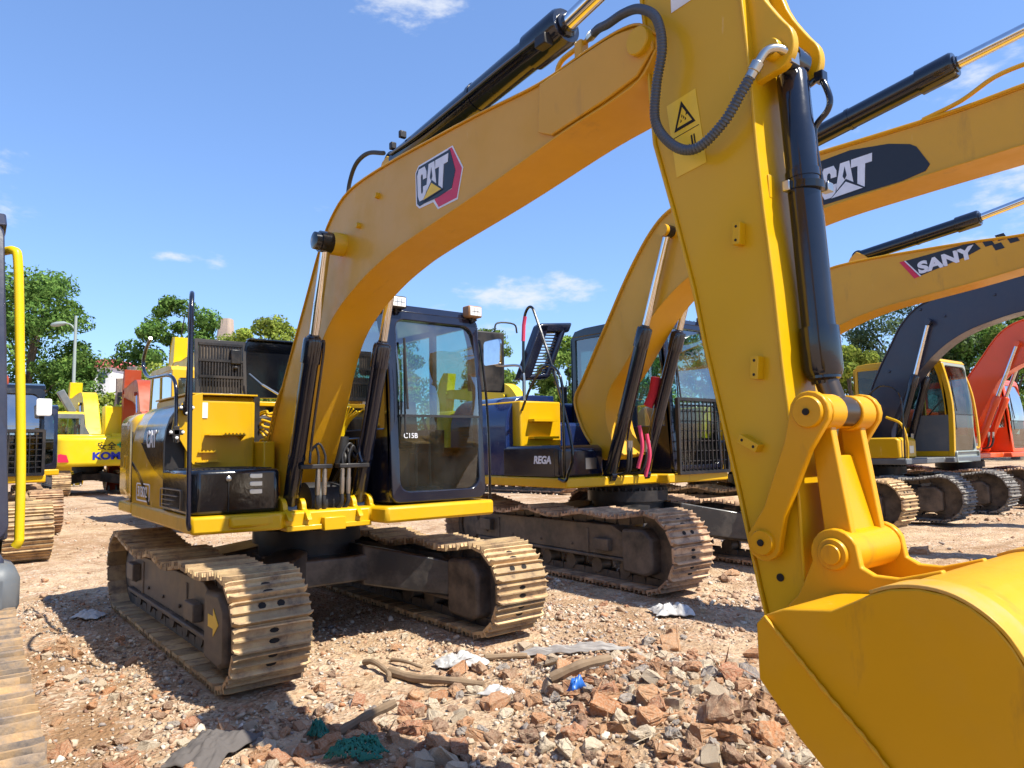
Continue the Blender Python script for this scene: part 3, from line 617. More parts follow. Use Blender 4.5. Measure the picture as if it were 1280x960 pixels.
for k in range(3): c.box(.06, .30 + .1 * k, -1.2475, -1.236, 1.115 + k * .035, 1.120 + k * .035)
c.build('plaque', 'plaque', TB)
# tank / step box
c = MB(); c.prism([(-1.0, 1.055), (.04, 1.055), (.04, 1.95), (.0, 1.99), (-1.0, 1.99)], -1.06, -.50); TK = c.build('fuel_tank', 'yel', X1, bevel=.02)
c = MB(); c.box(-1.0, .07, -1.07, -.49, 1.992, 2.006); c.build('tank_lid', 'yel', TK, bevel=.003)
for (z, y0, y1, xo) in ((1.66, -.92, -.62, .17), (1.52, -.98, -.82, .10), (1.44, -1.0, -.80, .12)):
    c = MB(); c.box(.04, xo, y0, y1, z - .006, z)
    n = int((y1 - y0) / .03)
    for k in range(n): c.prism([(y0 + k * .03, z), (y0 + k * .03 + .024, z), (y0 + k * .03 + .012, z + .016)], xo - .012, xo, 'x'); c.prism([(y0 + k * .03, z), (y0 + k * .03 + .024, z), (y0 + k * .03 + .012, z + .016)], .05, .062, 'x')
    if z > 1.6: c.prism([(.04, z - .05), (xo, z), (.04, z)], y1 - .008, y1)
    c.build('step_tread', 'yel', TK)
c = MB(); c.box(.045, .047, -.98, -.90, 1.80, 1.93); c.build('paper_label', 'white', TK)
c = MB(); c.prism(sp2([(-1.185, 1.70), (-1.15, 1.86), (-1.05, 1.97), (-.95, 2.01)], 4) + [(-.95, 1.40), (-1.02, 1.42), (-1.08, 1.55), (-1.12, 1.62)], .06, .075, 'x'); c.build('rail_bracket_plate', 'yel', X1, bevel=.003)
def clamp(p, parent, s=1):
    m = MB(); m.box(p[0] - .015, p[0] + .025, p[1] - .05 * s, p[1] + .05 * s, p[2] - .022 * s, p[2] + .022 * s); m.box(p[0] - .015, p[0] + .025, p[1] - .022 * s, p[1] + .022 * s, p[2] - .05 * s, p[2] + .05 * s)
    o = m.build('clamp', 'black_dull', parent, bevel=.004)
    for a, b in ((-1, 0), (1, 0), (0, -1)):
        g = MB(); g.lathe((p[0] + .024, p[1] + a * .045 * s, p[2] + b * .045 * s), (p[0] + .038, p[1] + a * .045 * s, p[2] + b * .045 * s), [(0, .013), (.008, .013), (.013, .006)], 8); g.build('bolt', 'white', o)
pth = [(.93, -1.262, 1.03), (.94, -1.275, .99), (.96, -1.265, .985)]
rail = smooth_path([(.86, -1.24, 1.01), (.93, -1.262, .985), (.95, -1.275, 1.03)], 4)[:-1] + smooth_path([(.95, -1.275, 1.03), (.945, -1.28, 1.9), (.93, -1.28, 2.55)], 6)[:-1] + smooth_path([(.93, -1.28, 2.55), (.86, -1.26, 2.66), (.70, -1.22, 2.70), (.50, -1.17, 2.68), (.36, -1.14, 2.56), (.30, -1.12, 2.35), (.12, -1.09, 1.82)], 6)
HR = MB().tube(rail, .017, 10).build('hand_rail', 'navy', X1)
clamp((.11, -1.088, 1.88), HR)
mr = smooth_path([(.10, -1.16, 1.60), (.10, -1.16, 1.80), (.09, -1.16, 1.98), (.03, -1.16, 2.10), (-.12, -1.17, 2.16), (-.5, -1.17, 2.18), (-.80, -1.17, 2.20), (-1.0, -1.17, 2.27), (-1.06, -1.17, 2.37), (-.98, -1.17, 2.47), (-.80, -1.17, 2.56)], 5)
MR = MB().tube(mr, .015, 10).build('mirror_rail', 'navy', X1); clamp((.11, -1.16, 1.68), MR)
# engine bay and raised hood
c = MB(); c.box(-1.24, -.25, -.50, 1.18, 1.056, 1.84); c.box(-1.24, -.55, .05, 1.16, 1.84, 1.96); c.build('engine_cover', 'black_dull', X1, bevel=.02)
c = MB(); c.box(-1.24, -.30, -.49, .22, 1.93, 1.975); c.build('hood_rim', 'yel', X1, bevel=.008)
c = MB(); c.box(-.28, .25, -.50, -.40, 1.056, 1.60); c.box(-.1, .3, -.60, -.39, 1.056, 1.36); c.build('boom_mount', 'yel', X1, bevel=.012)
c = MB(); c.box(-.25, .55, -.60, .22, .98, 1.14); c.build('front_plate', 'yel', X1, bevel=.01)
random.seed(3)
for k in range(9):
    z = 1.45 + k * .045; y = -.44 + .02 * (k % 3)
    c = MB(); c.tube(smooth_path([(-.3, -.47, z), (-.05, -.46 + .01 * k, z + .06 + random.uniform(-.03, .05)), (.03, -.40 + random.uniform(-.03, .03), z + random.uniform(0, .08)), (-.03, -.26, z + random.uniform(-.02, .06)), (-.26, -.20, z)], 5), .011, 8); c.build('hydraulic_pipe', 'yel', X1)
for k in range(4):
    c = MB(); c.lathe((-.26, -.45 + .06 * k, 1.50), (-.12, -.45 + .06 * k, 1.50 - .03 * k), [(0, .03), (.05, .03), (.06, .022), (.14, .022)], 6); c.build('pipe_fitting', 'yel', X1)
HX = -1.06
H = MB(); H.ring([(-.70, 2.06), (-.20, 2.06), (-.20, 2.64), (-.70, 2.64)], [(-.665, 2.10), (-.235, 2.10), (-.235, 2.60), (-.665, 2.60)], lambda u, v, w: (HX + (v - 2.06) * -.12 - w, u, v), .03)
HD = H.build('engine_hood', 'black_dull', X1, bevel=.004, label='raised black hood with a slotted grille')
H = MB()
for r_ in range(3):
    for k in range(15):
        y = -.655 + k * .0285; z0 = 2.11 + r_ * .165
        H.box(HX - .03 - (z0 - 2.06) * .12, HX - .012 - (z0 - 2.06) * .12, y, y + .015, z0 - .01, z0 + .15)
    H.box(HX - .028 - (z0 - 2.06) * .12, HX - .006 - (z0 - 2.06) * .12, -.665, -.235, z0 + .14, z0 + .165)
H.build('grille', 'black_dull', HD)
H = MB(); H.box(HX - .075, HX - .066, -.66, -.24, 2.08, 2.6); H.build('radiator_screen', 'frame', HD)
H = MB(); H.box(HX - .06, HX - .02, -.36, -.26, 2.40, 2.55); H.box(HX - .055, HX - .01, -.33, -.29, 2.35, 2.38); H.build('hood_latch', 'black_dull', HD, bevel=.01)
H = MB(); H.prism([(-.205, 2.06), (.62, 2.08), (.62, 2.66), (-.18, 2.66), (-.205, 2.62)], HX - .12, HX - .06, 'x'); H.box(HX - .10, HX + .02, -.19, .62, 2.655, 2.675); H.build('hood_panel', 'black', HD, bevel=.01)
H = MB(); H.cyl((-.62, .10, 1.99), (-.85, -.12, 2.18), .012, 8); H.cyl((-.85, -.12, 2.18), (-1.0, -.20, 2.30), .007, 8); H.build('gas_strut', 'steel', HD)
# boom
BM = boom_part(X1, BACK, FRONT, YB0, YB1, 'yel_boom')
for yy in (YB0 - .02, YB1 + .001):
    c = MB(); c.prism(sp2([(3.72, 3.345), (4.05, 3.36), (4.25, 3.362), (4.37, 3.335)], 3) + [(4.452, 3.26), (4.452, 3.20), (4.36, 3.118), (4.17, 3.085), (3.80, 3.05), (3.70, 3.10)], yy, yy + .019); c.build('tip_plate', 'yel_boom', BM, bevel=.006)
c = MB(); c.lathe((1.45, YB0 - .20, 3.04), (1.45, YB1 + .20, 3.04), [(0, .05), (0, .062), (.10, .062), (.10, .075), (.115, .085), (.605, .085), (.62, .075), (.62, .062), (.72, .062), (.72, .05)], 28); c.build('cylinder_pin', 'yel', BM)
c = MB(); c.lathe((1.45, YB0 - .235, 3.04), (1.45, YB0 - .075, 3.04), [(0, .045), (.008, .064), (.05, .066), (.05, .078), (.16, .078), (.16, .06)], 24); c.build('pin_cap', 'black', BM)
for x, z in ((2.0, 3.26), (1.72, 3.12)): c = MB(); c.lathe((x, YB0 - .03, z), (x, YB0, z), [(0, .018), (.02, .022), (.03, .022)], 12); c.build('boss', 'yel', BM)
cat_logo(BM, [(2.520, 3.275), (2.530, 3.066), (2.875, 3.272), (2.849, 3.075)], YB0 - .001, [(2.506, 3.262), (2.540, 3.292), (2.89, 3.292), (2.945, 3.147), (2.905, 3.05), (2.76, 3.035), (2.60, 3.040), (2.545, 3.036), (2.515, 3.06)], TRI,
         red=([(2.494, 3.268), (2.532, 3.304), (2.915, 3.306), (3.022, 3.14), (2.968, 2.985), (2.965, 2.966), (2.752, 2.963), (2.700, 3.022), (2.54, 3.024), (2.50, 3.055)], [(2.87, 3.298), (2.908, 3.298), (3.01, 3.139), (2.955, 2.978), (2.762, 2.974), (2.715, 3.033), (2.76, 3.04), (2.905, 3.045), (2.945, 3.145)]))
# arm cylinder on top
ca = cyl_part(X1, (1.95, -.2, 3.53), (3.74, -.2, 3.715), (4.46, -.2, 3.86), .088, .045, name='arm_cylinder', eye=.06, band=.55)
c = MB(); c.tube(smooth_path([(2.05, -.29, 3.56), (2.5, -.305, 3.56), (3.3, -.305, 3.63), (3.62, -.30, 3.655), (3.66, -.27, 3.68)], 6), .012, 8); c.build('feed_pipe', 'cylinder', ca)
for bx in ((3.62, 3.70, -.32, -.26, 3.60, 3.66), (2.15, 2.18, -.29, -.24, 3.64, 3.69), (2.02, 2.06, -.29, -.25, 3.60, 3.65)): MB().box(*bx).build('pipe_clamp', 'black_dull', ca, bevel=.006)
for a in (-.27, -.16): c = MB(); c.prism([(1.80, 3.42), (2.16, 3.42), (2.06, 3.53), (1.95, 3.585), (1.88, 3.56)], a, a + .03); c.build('cylinder_lug', 'yel', BM, bevel=.006)
c = MB(); c.tube(smooth_path([(1.42, -.31, 3.37), (1.45, -.31, 3.52), (1.56, -.31, 3.64), (1.75, -.31, 3.66), (1.95, -.29, 3.60)], 6), .016, 8); c.tube(smooth_path([(1.60, -.2, 3.42), (1.68, -.2, 3.52), (1.80, -.2, 3.58), (1.95, -.24, 3.58)], 6), .016, 8); c.build('boom_hose', 'rubber', X1)
c = MB(); c.tube(smooth_path([(-.10, -.40, 1.3), (.06, -.385, 1.66), (.24, -.38, 1.96), (.40, -.34, 2.18)], 5), .011, 8); c.build('boom_pipe', 'yel_boom', BM)
c = MB(); c.tube(smooth_path([(3.74, -.27, 3.36), (3.774, -.30, 3.42), (3.805, -.30, 3.456), (3.864, -.30, 3.468), (3.967, -.30, 3.476), (4.03, -.31, 3.481)], 5), .013, 10); c.build('boom_pipe', 'yel_boom', BM)
c = MB(); c.lathe((4.0, -.305, 3.479), (4.07, -.328, 3.477), [(0, .016), (.02, .022), (.05, .022), (.075, .018)], 8); c.build('fitting', 'steel', BM)
c = MB(); c.box(3.925, 3.975, -.33, -.275, 3.36, 3.49); c.build('pipe_clamp', 'yel_boom', BM, bevel=.008)
# boom cylinders
for i, yc in enumerate((-.49, .09)):
    a = cyl_part(X1, (.80, yc, 1.06), (1.235, yc, 2.355), (1.452, yc, 3.04), .063, .036, name='boom_cylinder', eye=.045, band=.30)
    s_ = 1 if i == 0 else -1
    c = MB(); c.tube(smooth_path([(1.02, yc + s_ * .07, 1.42), (1.00, yc + s_ * .085, 1.52), (1.06, yc + s_ * .08, 1.7), (1.25, yc + s_ * .075, 2.28), (1.26, yc + s_ * .05, 2.33)], 5), .011, 8); c.build('feed_pipe', 'cylinder', a)
    c = MB(); c.box(.92, 1.02, min(yc, yc + s_ * .26), max(yc, yc + s_ * .26), 1.375, 1.41); c.build('hose_bracket', 'black_dull', a, bevel=.006)
    for k in range(2):
        y = yc + s_ * (.16 + .055 * k); 
        c = MB(); c.tube(smooth_path([(.96, y, 1.18), (.955, y, 1.10), (.90, y + s_ * .03, 1.03), (.78, y + s_ * .05, 1.0), (.60, y + s_ * .05, 1.02)], 5), .017, 10); hs = c.build('hydraulic_hose', 'rubber', a)
        c = MB(); c.lathe((.975, y, 1.40), (.96, y, 1.17), [(0, .013), (.03, .013), (.03, .019), (.10, .019), (.10, .022), (.20, .021), (.23, .018)], 10); c.build('fitting', 'steel', hs)
        c = MB(); c.tube(smooth_path([(.975, y, 1.40), (.975, y, 1.48), (.98, yc + s_ * (.13 + .03 * k), 1.55 + .02 * k), (.97, yc + s_ * .09, 1.50)], 5), .010, 8); c.build('feed_pipe', 'rubber', a)
    for a2 in (-.095, .055):
        c = MB(); pts = [(.66, .99), (.68, 1.09)]
        for q in range(9): t = math.pi * q / 8; pts.append((.80 - .085 * math.cos(t), 1.07 + .085 * math.sin(t)))
        pts += [(.96, 1.04), (1.0, .99)]
        c.prism([(x + .03, z) for x, z in pts], yc + a2, yc + a2 + .04); c.build('deck_lug', 'yel', deck, bevel=.005)
c = MB(); c.lathe((.70, -.33, 1.10), (.70, -.06, 1.10), [(0, .05), (0, .16), (.27, .16), (.27, .05)], 24); c.build('swivel_hub', 'rubber', X1)
c = MB(); c.tube(smooth_path([(.60, -.40, 1.12), (.74, -.40, 1.2), (.76, -.40, 1.30), (.66, -.38, 1.36)], 5), .022, 10); c.build('pale_hose', 'steel', X1)
for k in range(8):
    c = MB(); yy = -.0 + .014 * k; c.tube(smooth_path([(.62, .0 + .006 * k, 1.62), (.66, .02 + .01 * k, 1.76), (.70 + .012 * k, .02 + .022 * k, 1.86 + .02 * math.sin(k))], 4), .007, 6); c.build('yellow_cable', 'yel_lemon', X1)
c = MB(); c.tube(smooth_path([(.6, .02, 1.4), (.62, .04, 1.52), (.62, .05, 1.63)], 3), .05, 10); c.build('cable_sleeve', 'rubber', X1)
for k in range(5):
    c = MB(); c.tube(smooth_path([(.45, -.02 + .05 * k, 1.15), (.60, .0 + .05 * k, 1.3 + .04 * k), (.70, .03 + .03 * k, 1.45 + .05 * (k % 3)), (.55, .05 + .02 * k, 1.55)], 5), .014, 8); c.build('hydraulic_hose', 'rubber', X1)
# valve wall between boom and cab
c = MB(); c.box(-.3, .72, .13, .24, 1.06, 1.62); c.build('side_wall', 'black', X1, bevel=.02)
# cab
CB, fx = cab(X1, -.55, 1.10, .25, 1.20, 1.075, 2.79, 'navy')
work_lamp(CB, 1.03, .34, 2.755, 'black_dull'); work_lamp(CB, 1.03, 1.135, 2.755, 'lampbox')
text('window_marking', 'C15B', .06, 'decal_white', CB, (1.145, .40, 1.625), (0, 1, 0), (0, 0, 1), off=0)
c = MB(); c.tube(smooth_path([(1.02, 1.235, 1.0), (1.06, 1.26, 1.02), (1.07, 1.27, 1.1), (1.05, 1.27, 1.8), (.95, 1.27, 2.45), (.93, 1.25, 2.5), (.93, 1.21, 2.5)], 5), .012, 8); c.build('hand_rail', 'black', CB)
c = MB(); c.box(1.172, 1.178, .17, .25, .965, 1.045); c.build('data_plate', 'white', deck)
# small colourful charm hanging inside the cab's side window
for k, mt in enumerate(('redcloth', 'green', 'yel_lemon', 'redcloth', 'green', 'redcloth')):
    c = MB(); c.lathe((.70, .31, 1.62 + .045 * k), (.70, .31, 1.66 + .045 * k), [(0, .03), (.02, .045), (.04, .03)], 12); c.build('window_charm', mt, CB)
# stick, bucket and so on
ST = front_attach(X1, ID, YB0, YB1, -.2, 'yel', 'yel_bucket', full=True)
# spiral hose across the stick face
hp = [(4.04, -.315, 3.480), (4.11, -.345, 3.466), (4.195, -.375, 3.436), (4.30, -.385, 3.430), (4.415, -.41, 3.385), (4.515, -.425, 3.29), (4.545, -.43, 3.146), (4.508, -.43, 2.99), (4.50, -.43, 2.84), (4.585, -.425, 2.715), (4.69, -.42, 2.672), (4.81, -.415, 2.73), (4.89, -.41, 2.82), (4.925, -.40, 2.87)]
sp_ = smooth_path(hp, 40)
seg = [0]
for a, b in zip(sp_, sp_[1:]): seg.append(seg[-1] + (b - a).length)
fine = []; rad = []; tot = seg[-1]; n = int(tot / .0032); j = 0
for i in range(n + 1):
    s_ = tot * i / n
    while j < len(seg) - 2 and seg[j + 1] < s_: j += 1
    t = (s_ - seg[j]) / max(1e-9, seg[j + 1] - seg[j]); fine.append(sp_[j].lerp(sp_[j + 1], t)); rad.append(.0165 + (.0045 if (i % 4) < 2 else 0))
c = MB(); c.tube(fine, .02, 12, rad); c.build('spiral_hose', 'hose', X1, ang=60)
c = MB(); c.lathe((4.92, -.402, 2.862), (4.955, -.385, 2.925), [(0, .02), (.03, .02), (.03, .024), (.065, .024)], 12)
c.tube(smooth_path([(4.95, -.387, 2.915), (4.975, -.37, 2.955), (5.0, -.34, 2.965), (5.02, -.30, 2.955)], 5), .017, 10); c.box(4.975, 5.035, -.30, -.245, 2.915, 2.965); c.build('hose_fitting', 'steel', X1, bevel=.004)
c = MB(); c.tube(smooth_path([(4.995, -.14, 2.875), (5.03, -.12, 2.905), (5.055, -.12, 2.885), (5.078, -.12, 2.81), (5.066, -.12, 2.765), (5.02, -.12, 2.725), (5.012, -.125, 2.66), (5.03, -.125, 2.48)], 6), .012, 10); c.box(5.03, 5.065, -.14, -.10, 2.885, 2.925); c.build('feed_pipe', 'cylinder', X1, bevel=.003)
MB().lathe((5.008, -.2, 2.455), (5.010, -.2, 2.482), [(0, .060), (0, .067), (.027, .067), (.027, .060)], 28).build('clamp_band', 'black', X1)
for bx in ((5.035, 5.07, -.15, -.11, 2.45, 2.485), (4.955, 4.985, -.275, -.245, 2.45, 2.49)): MB().box(*bx).build('pipe_clamp', 'steel', X1, bevel=.004)
# warning stickers on the stick
def par(cx, cz, u, v, a, b): return (cx + u[0] * a + v[0] * b, cz + u[1] * a + v[1] * b)
def sticker(parent, y, cx, cz, w, h, ang):
    u = (math.cos(ang), math.sin(ang)); v = (-math.sin(ang), math.cos(ang)); P = lambda a, b: par(cx, cz, u, v, a * w / 2, b * h / 2)
    o = MB().prism([P(-1, -1), P(1, -1), P(1, 1), P(-1, 1)], y - .001, y).build('warning_sticker', 'decal_yellow', parent)
    m = MB(); m.ring([P(-.72, .18), P(.72, .18), P(0, .9)], [P(-.52, .26), P(.52, .26), P(0, .74)], lambda a, b, w_: (a, y - .0024 + w_, b), .0012)
    m.prism([P(-.9, .045), P(.9, .045), P(.9, .03), P(-.9, .03)], y - .0024, y - .0012)
    for k in range(5): a = -.2 + .1 * k; b = .38 + .06 * ((k * 2) % 3); m.prism([P(a - .05, b - .03), P(a + .06, b - .01), P(a + .02, b + .05)], y - .0024, y - .0012)
    m.prism([P(.28, -.62), P(.38, -.62), P(.38, -.12), P(.28, -.12)], y - .0024, y - .0012); m.prism([P(.46, -.62), P(.54, -.62), P(.54, -.12), P(.46, -.12)], y - .0024, y - .0012)
    m.prism([P(-.35, -.4), P(-.1, -.30), P(-.1, -.36), P(.1, -.36), P(.1, -.30), P(.24, -.4), P(.1, -.5), P(.1, -.44), P(-.1, -.44), P(-.1, -.5)], y - .0024, y - .0012)
    m.build('sticker_print', 'hole', o)
sticker(ST, YB0 + .0185, 4.582, 2.79, .150, .325, R(7))
c = MB(); c.prism([(4.53, 3.335), (4.70, 3.345), (4.70, 3.44), (4.53, 3.43)], YB0 + .017, YB0 + .0185); c.build('white_sticker', 'white', ST)

# ================================================================== generic machine
def tree_T(s, sz, tip): return lambda p: ((p[0] - 4.392) * s + tip[0], (p[1] - 3.256) * sz + tip[1])
def boomset(root, s, back, front, yb, bw, mat, tip, cylb, cylp, barrel=.62, cylm='cylinder', stick=True, bmat=None, arm=None, k=1.2, sep=.29, pk=4, stick_mat=None, rod='chrome'):
    y0, y1 = yb - bw / 2, yb + bw / 2
    b = boom_part(root, back, front, y0, y1, mat, k=pk)
    c = MB(); c.lathe((cylp[0], yb - sep - .10, cylp[1]), (cylp[0], yb + sep + .10, cylp[1]), [(0, .05), (0, .07), (2 * sep + .2, .07), (2 * sep + .2, .05)], 20); c.build('cylinder_pin', mat, b)
    for sg in (-1, 1):
        yc = yb + sg * sep; p, q = Vector((cylb[0], yc, cylb[1])), Vector((cylp[0], yc, cylp[1])); mid = p.lerp(q, barrel)
        o = cyl_part(root, p, mid, q, .078 * k / 1.2, .043 * k / 1.2, cylm, rod, name='boom_cylinder', eye=.05, band=.4)
        d = (q - p).normalized()
        c = MB(); c.tube(smooth_path([tuple(p + d * .45 + Vector((.06, -sg * .09, 0))), tuple(p + d * .7 + Vector((.03, -sg * .10, 0))), tuple(mid - d * .06 + Vector((.02, -sg * .09, 0)))], 4), .013, 8); c.build('feed_pipe', cylm, o)
        for kk in (0, 1):
            c = MB(); yy = yc - sg * (.12 + .05 * kk); a = p + d * .42
            c.tube(smooth_path([(a.x + .06, yy, a.z), (a.x + .05, yy, a.z - .2), (a.x - .02, yy - sg * .03, a.z - .36), (a.x - .22, yy - sg * .05, a.z - .40)], 5), .018, 8); h_ = c.build('hydraulic_hose', 'rubber', o)
            c = MB(); c.cyl((a.x + .06, yy, a.z + .02), (a.x + .052, yy, a.z - .12), .022, 8); c.build('fitting', 'steel', h_)
    if arm:
        A, B, Cc = arm; cyl_part(root, (A[0], yb, A[1]), (B[0], yb, B[1]), (Cc[0], yb, Cc[1]), .10 * k / 1.2, .052 * k / 1.2, cylm, rod, name='arm_cylinder', eye=.07, band=.5)
        c = MB(); c.prism([(A[0] - .2, A[1] - .16), (A[0] + .25, A[1] - .14), (A[0] + .12, A[1]), (A[0], A[1] + .07), (A[0] - .1, A[1])], yb - .10, yb + .10); c.build('cylinder_lug', mat, b, bevel=.008)
    c = MB(); bk = sp2(back, 4); n = len(bk)
    c.tube([(x - .0, y0 - .02, z + .02) for x, z in bk[3:int(n * .9)]], .014, 8); c.build('boom_pipe', mat, b)
    if stick: front_attach(root, tree_T(s, tip[1] / 3.256 * 1.0, tip), y0, y1, yb, mat, bmat or mat, k=k, cylm=cylm, stick_mat=stick_mat)
    return b
def house(root, s, body, side, cwm='yel', cabm='navy', toolm='black', roofm=None, cabglass='glass', guard=False, zd=None, top=2.0, cabz=2.80, lamps=True, inside=True, cab_y=(.25, 1.2), skirt=None, front_mat=None):
    zd = zd or .95 * s; S_ = lambda *a: [v * s for v in a]
    d = MB(); d.prism([(x * s, y * s) for x, y in ((.95, -1.245), (1.0, .12), (1.15, .14), (1.18, 1.23), (-1.2, 1.23), (-1.2, -1.21))], zd, zd + .12, 'z'); dk = d.build('deck', skirt or body, root, bevel=.02)
    c = MB(); c.prism([(a * s, b * s) for a, b in cws], zd, zd + .92 * s, 'z'); cwo = c.build('counterweight', cwm, root)
    b_ = cwo.modifiers.new('round', 'BEVEL'); b_.width = .13 * s; b_.segments = 4; b_.limit_method = 'ANGLE'; b_.angle_limit = R(60)
    z0 = zd + .122
    c = MB(); c.prism([(a * s, z0 + (b - 1.055) * s) for a, b in prof], -1.24 * s, -.10 * s, 'x'); dr = c.build('side_door', side, root, bevel=.01)
    c = MB()
    for k in range(8): c.box(-1.05 * s, -.6 * s, -1.212 * s, -1.204 * s, z0 + (.32 + k * .035) * s, z0 + (.34 + k * .035) * s)
    c.build('vent', 'hole', dr)
    c = MB(); c.box(-1.24 * s, -.62 * s, -.44 * s, 1.18 * s, z0, z0 + .90 * s); c.box(-.62 * s, -.1 * s, -.44 * s, .15 * s, z0, z0 + .62 * s); c.build('engine_cover', side, root, bevel=.05)
    c = MB(); c.cyl((-1.0 * s, .55 * s, z0 + .88 * s), (-1.0 * s, .55 * s, z0 + 1.16 * s), .05 * s, 14); c.build('exhaust_pipe', 'black_dull', root)
    c = MB(); c.prism([(-.08 * s, z0), (.84 * s, z0), (.84 * s, z0 + .30 * s), (.78 * s, z0 + .34 * s), (-.08 * s, z0 + .34 * s)], -1.23 * s, -.58 * s); tb = c.build('toolbox', toolm, root, bevel=.03)
    c = MB(); c.box(.842 * s, .848 * s, -.86 * s, -.70 * s, z0 + .08 * s, z0 + .2 * s); c.build('louvre', 'steel', tb)
    c = MB(); c.box(-.85 * s, .04 * s, -1.10 * s, -.47 * s, z0, z0 + .86 * s); tk = c.build('fuel_tank', body, root, bevel=.02)
    for z in (.42, .62): c = MB(); c.box(.04 * s, .15 * s, -.98 * s, -.6 * s, z0 + z * s, z0 + z * s + .03); c.build('step_tread', body, tk)
    c = MB(); c.tube(smooth_path([(.93 * s, -1.25 * s, z0), (.94 * s, -1.26 * s, z0 + .5 * s), (.90 * s, -1.25 * s, z0 + 1.05 * s), (.6 * s, -1.2 * s, z0 + 1.2 * s), (.3 * s, -1.15 * s, z0 + 1.0 * s), (.05 * s, -1.08 * s, z0 + .75 * s)], 5), .017, 8); c.build('hand_rail', 'black', root)
    cb, fx_ = cab(root, -.55 * s, 1.12 * s, cab_y[0] * s, cab_y[1] * s, zd + .125, cabz * s, cabm, lean=.16, glassm=cabglass, inside=inside, guard=guard, roofm=roofm, front_mat=front_mat)
    if lamps:
        for y in (cab_y[0] + .1, cab_y[1] - .08): work_lamp(cb, .98 * s, y * s, cabz * s - .02, 'black_dull', 1.1)
    return dict(deck=dk, cw=cwo, door=dr, cab=cb, tool=tb, tank=tk, z0=z0)

# ================================================================== 2. second machine
s2 = 1.12; L2 = Vector((-.90, 4.45, 0))
X2 = excavator(L2, 'yellow excavator with a navy toolbox reading REGA, parked just behind the foreground one')
undercarriage(X2, 1.12, 'track_brown', off=(.62, .12), rz=R(-3), G=1.03, W=.52)
h2 = house(X2, s2, 'yel', 'blue_door', cabm='navy', toolm='navy', zd=1.03, cabz=2.90, guard=True, cab_y=(.28, 1.22))
text('lettering', 'REGA', .125, 'decal_white', h2['door'], (.63, -1.383, 1.355), (1, 0, 0), (0, 0, 1), off=.005, shear=.15)
c = MB(); c.prism([(-.12, 1.16), (.85, 1.16), (.85, 1.50), (-.12, 1.50)], -1.381, -1.37); c.build('side_panel', 'navy', X2, bevel=.008)
# open hood of the second machine
def W2(*p): return tuple(Vector(p) - L2)
c = MB()
def gp(u, v): # u across, v up the tilted grille
    return W2(-1.2 + .05 * v, 3.60 + .36 * u + .30 * v, 2.46 + .72 * v + .04 * u)
fr = [gp(0, 0), gp(1, 0), gp(1.15, 1), gp(-.02, 1)]
for a in range(15):
    v0 = .04 + a * .060; v1 = v0 + .022
    q = [gp(.10, v0), gp(.92, v0 - .02), gp(.92, v1 - .02), gp(.10, v1)]
    c.add([tuple(Vector(k) + Vector((dx, 0, 0))) for dx in (0, .03) for k in q], [(0, 1, 2, 3), (7, 6, 5, 4), (0, 4, 5, 1), (1, 5, 6, 2), (2, 6, 7, 3), (3, 7, 4, 0)])
c.build('grille', 'black_dull', X2)
for (u0, u1, v0, v1) in ((-.42, .14, -.04, 1.04), (.84, 1.10, -.04, 1.0), (-.36, 1.30, .86, 1.06), (-.1, 1.05, -.06, .05)):
    c = MB(); q = [gp(u0, v0), gp(u1, v0), gp(u1, v1), gp(u0, v1)]
    c.add([tuple(Vector(k) + Vector((dx, 0, 0))) for dx in (-.06, .09) for k in q], [(0, 1, 2, 3), (7, 6, 5, 4), (0, 4, 5, 1), (1, 5, 6, 2), (2, 6, 7, 3), (3, 7, 4, 0)]); c.build('hood_frame', 'navy', X2, bevel=.03)
c = MB(); c.box(-.75 - .0, -.68, -1.50 + .0, -.90, 2.28, 3.12 - .0); c.build('hood_panel', 'black_dull', X2, bevel=.02, label='dull brown-black underside of the raised hood')
c = MB(); c.tube(smooth_path([W2(-1.35, 3.2, 3.08), W2(-1.35, 3.25, 3.2), W2(-1.3, 3.5, 3.2), W2(-1.3, 3.55, 3.08)], 4), .012, 8); c.build('hood_handle', 'black_dull', X2)
rl = [W2(.05, 3.04, 1.14), W2(.16, 3.04, 1.12), W2(.20, 3.05, 1.2), W2(.27, 3.06, 1.5), W2(.0, 3.08, 2.3), W2(-.36, 3.10, 3.10), W2(-.46, 3.10, 3.26), W2(-.56, 3.10, 3.22), W2(-.61, 3.10, 3.05), W2(-.63, 3.10, 2.6), W2(-.63, 3.10, 2.15)]
HR2 = MB().tube(smooth_path(rl, 6), .018, 8).build('hand_rail', 'black', X2)
MB().tube([W2(-.58, 3.10, 3.16), W2(-.61, 3.10, 3.05), W2(-.625, 3.10, 2.85)], .024, 8).build('red_tape', 'pink', HR2)
ml = [W2(-.62, 3.1, 2.10), W2(-.62, 3.1, 2.40), W2(-.68, 3.1, 2.52), W2(-.80, 3.1, 2.56), W2(-1.1, 3.1, 2.58), W2(-1.22, 3.1, 2.62), W2(-1.26, 3.1, 2.75)]
MR2 = MB().tube(smooth_path(ml, 5), .016, 8).build('mirror_rail', 'steel', X2)
c = MB(); c.prism(rrect(-1.42 - L2.x, -1.06 - L2.x, 2.60, 2.94, .05, 4), 3.06 - L2.y, 3.10 - L2.y); mi = c.build('rear_mirror', 'lens', MR2, bevel=.008)
back2 = [(.0, 1.35), (-.30, 1.62), (-.46, 1.92), (-.494, 2.13), (-.353, 2.339), (-.093, 2.727), (.166, 3.11), (.371, 3.417), (.591, 3.712), (.86, 4.01), (1.135, 4.19), (1.55, 4.27), (2.2, 4.29), (2.923, 4.275), (3.515, 4.255), (4.163, 4.24), (4.7, 4.26), (5.1, 4.24), (5.36, 4.12)]
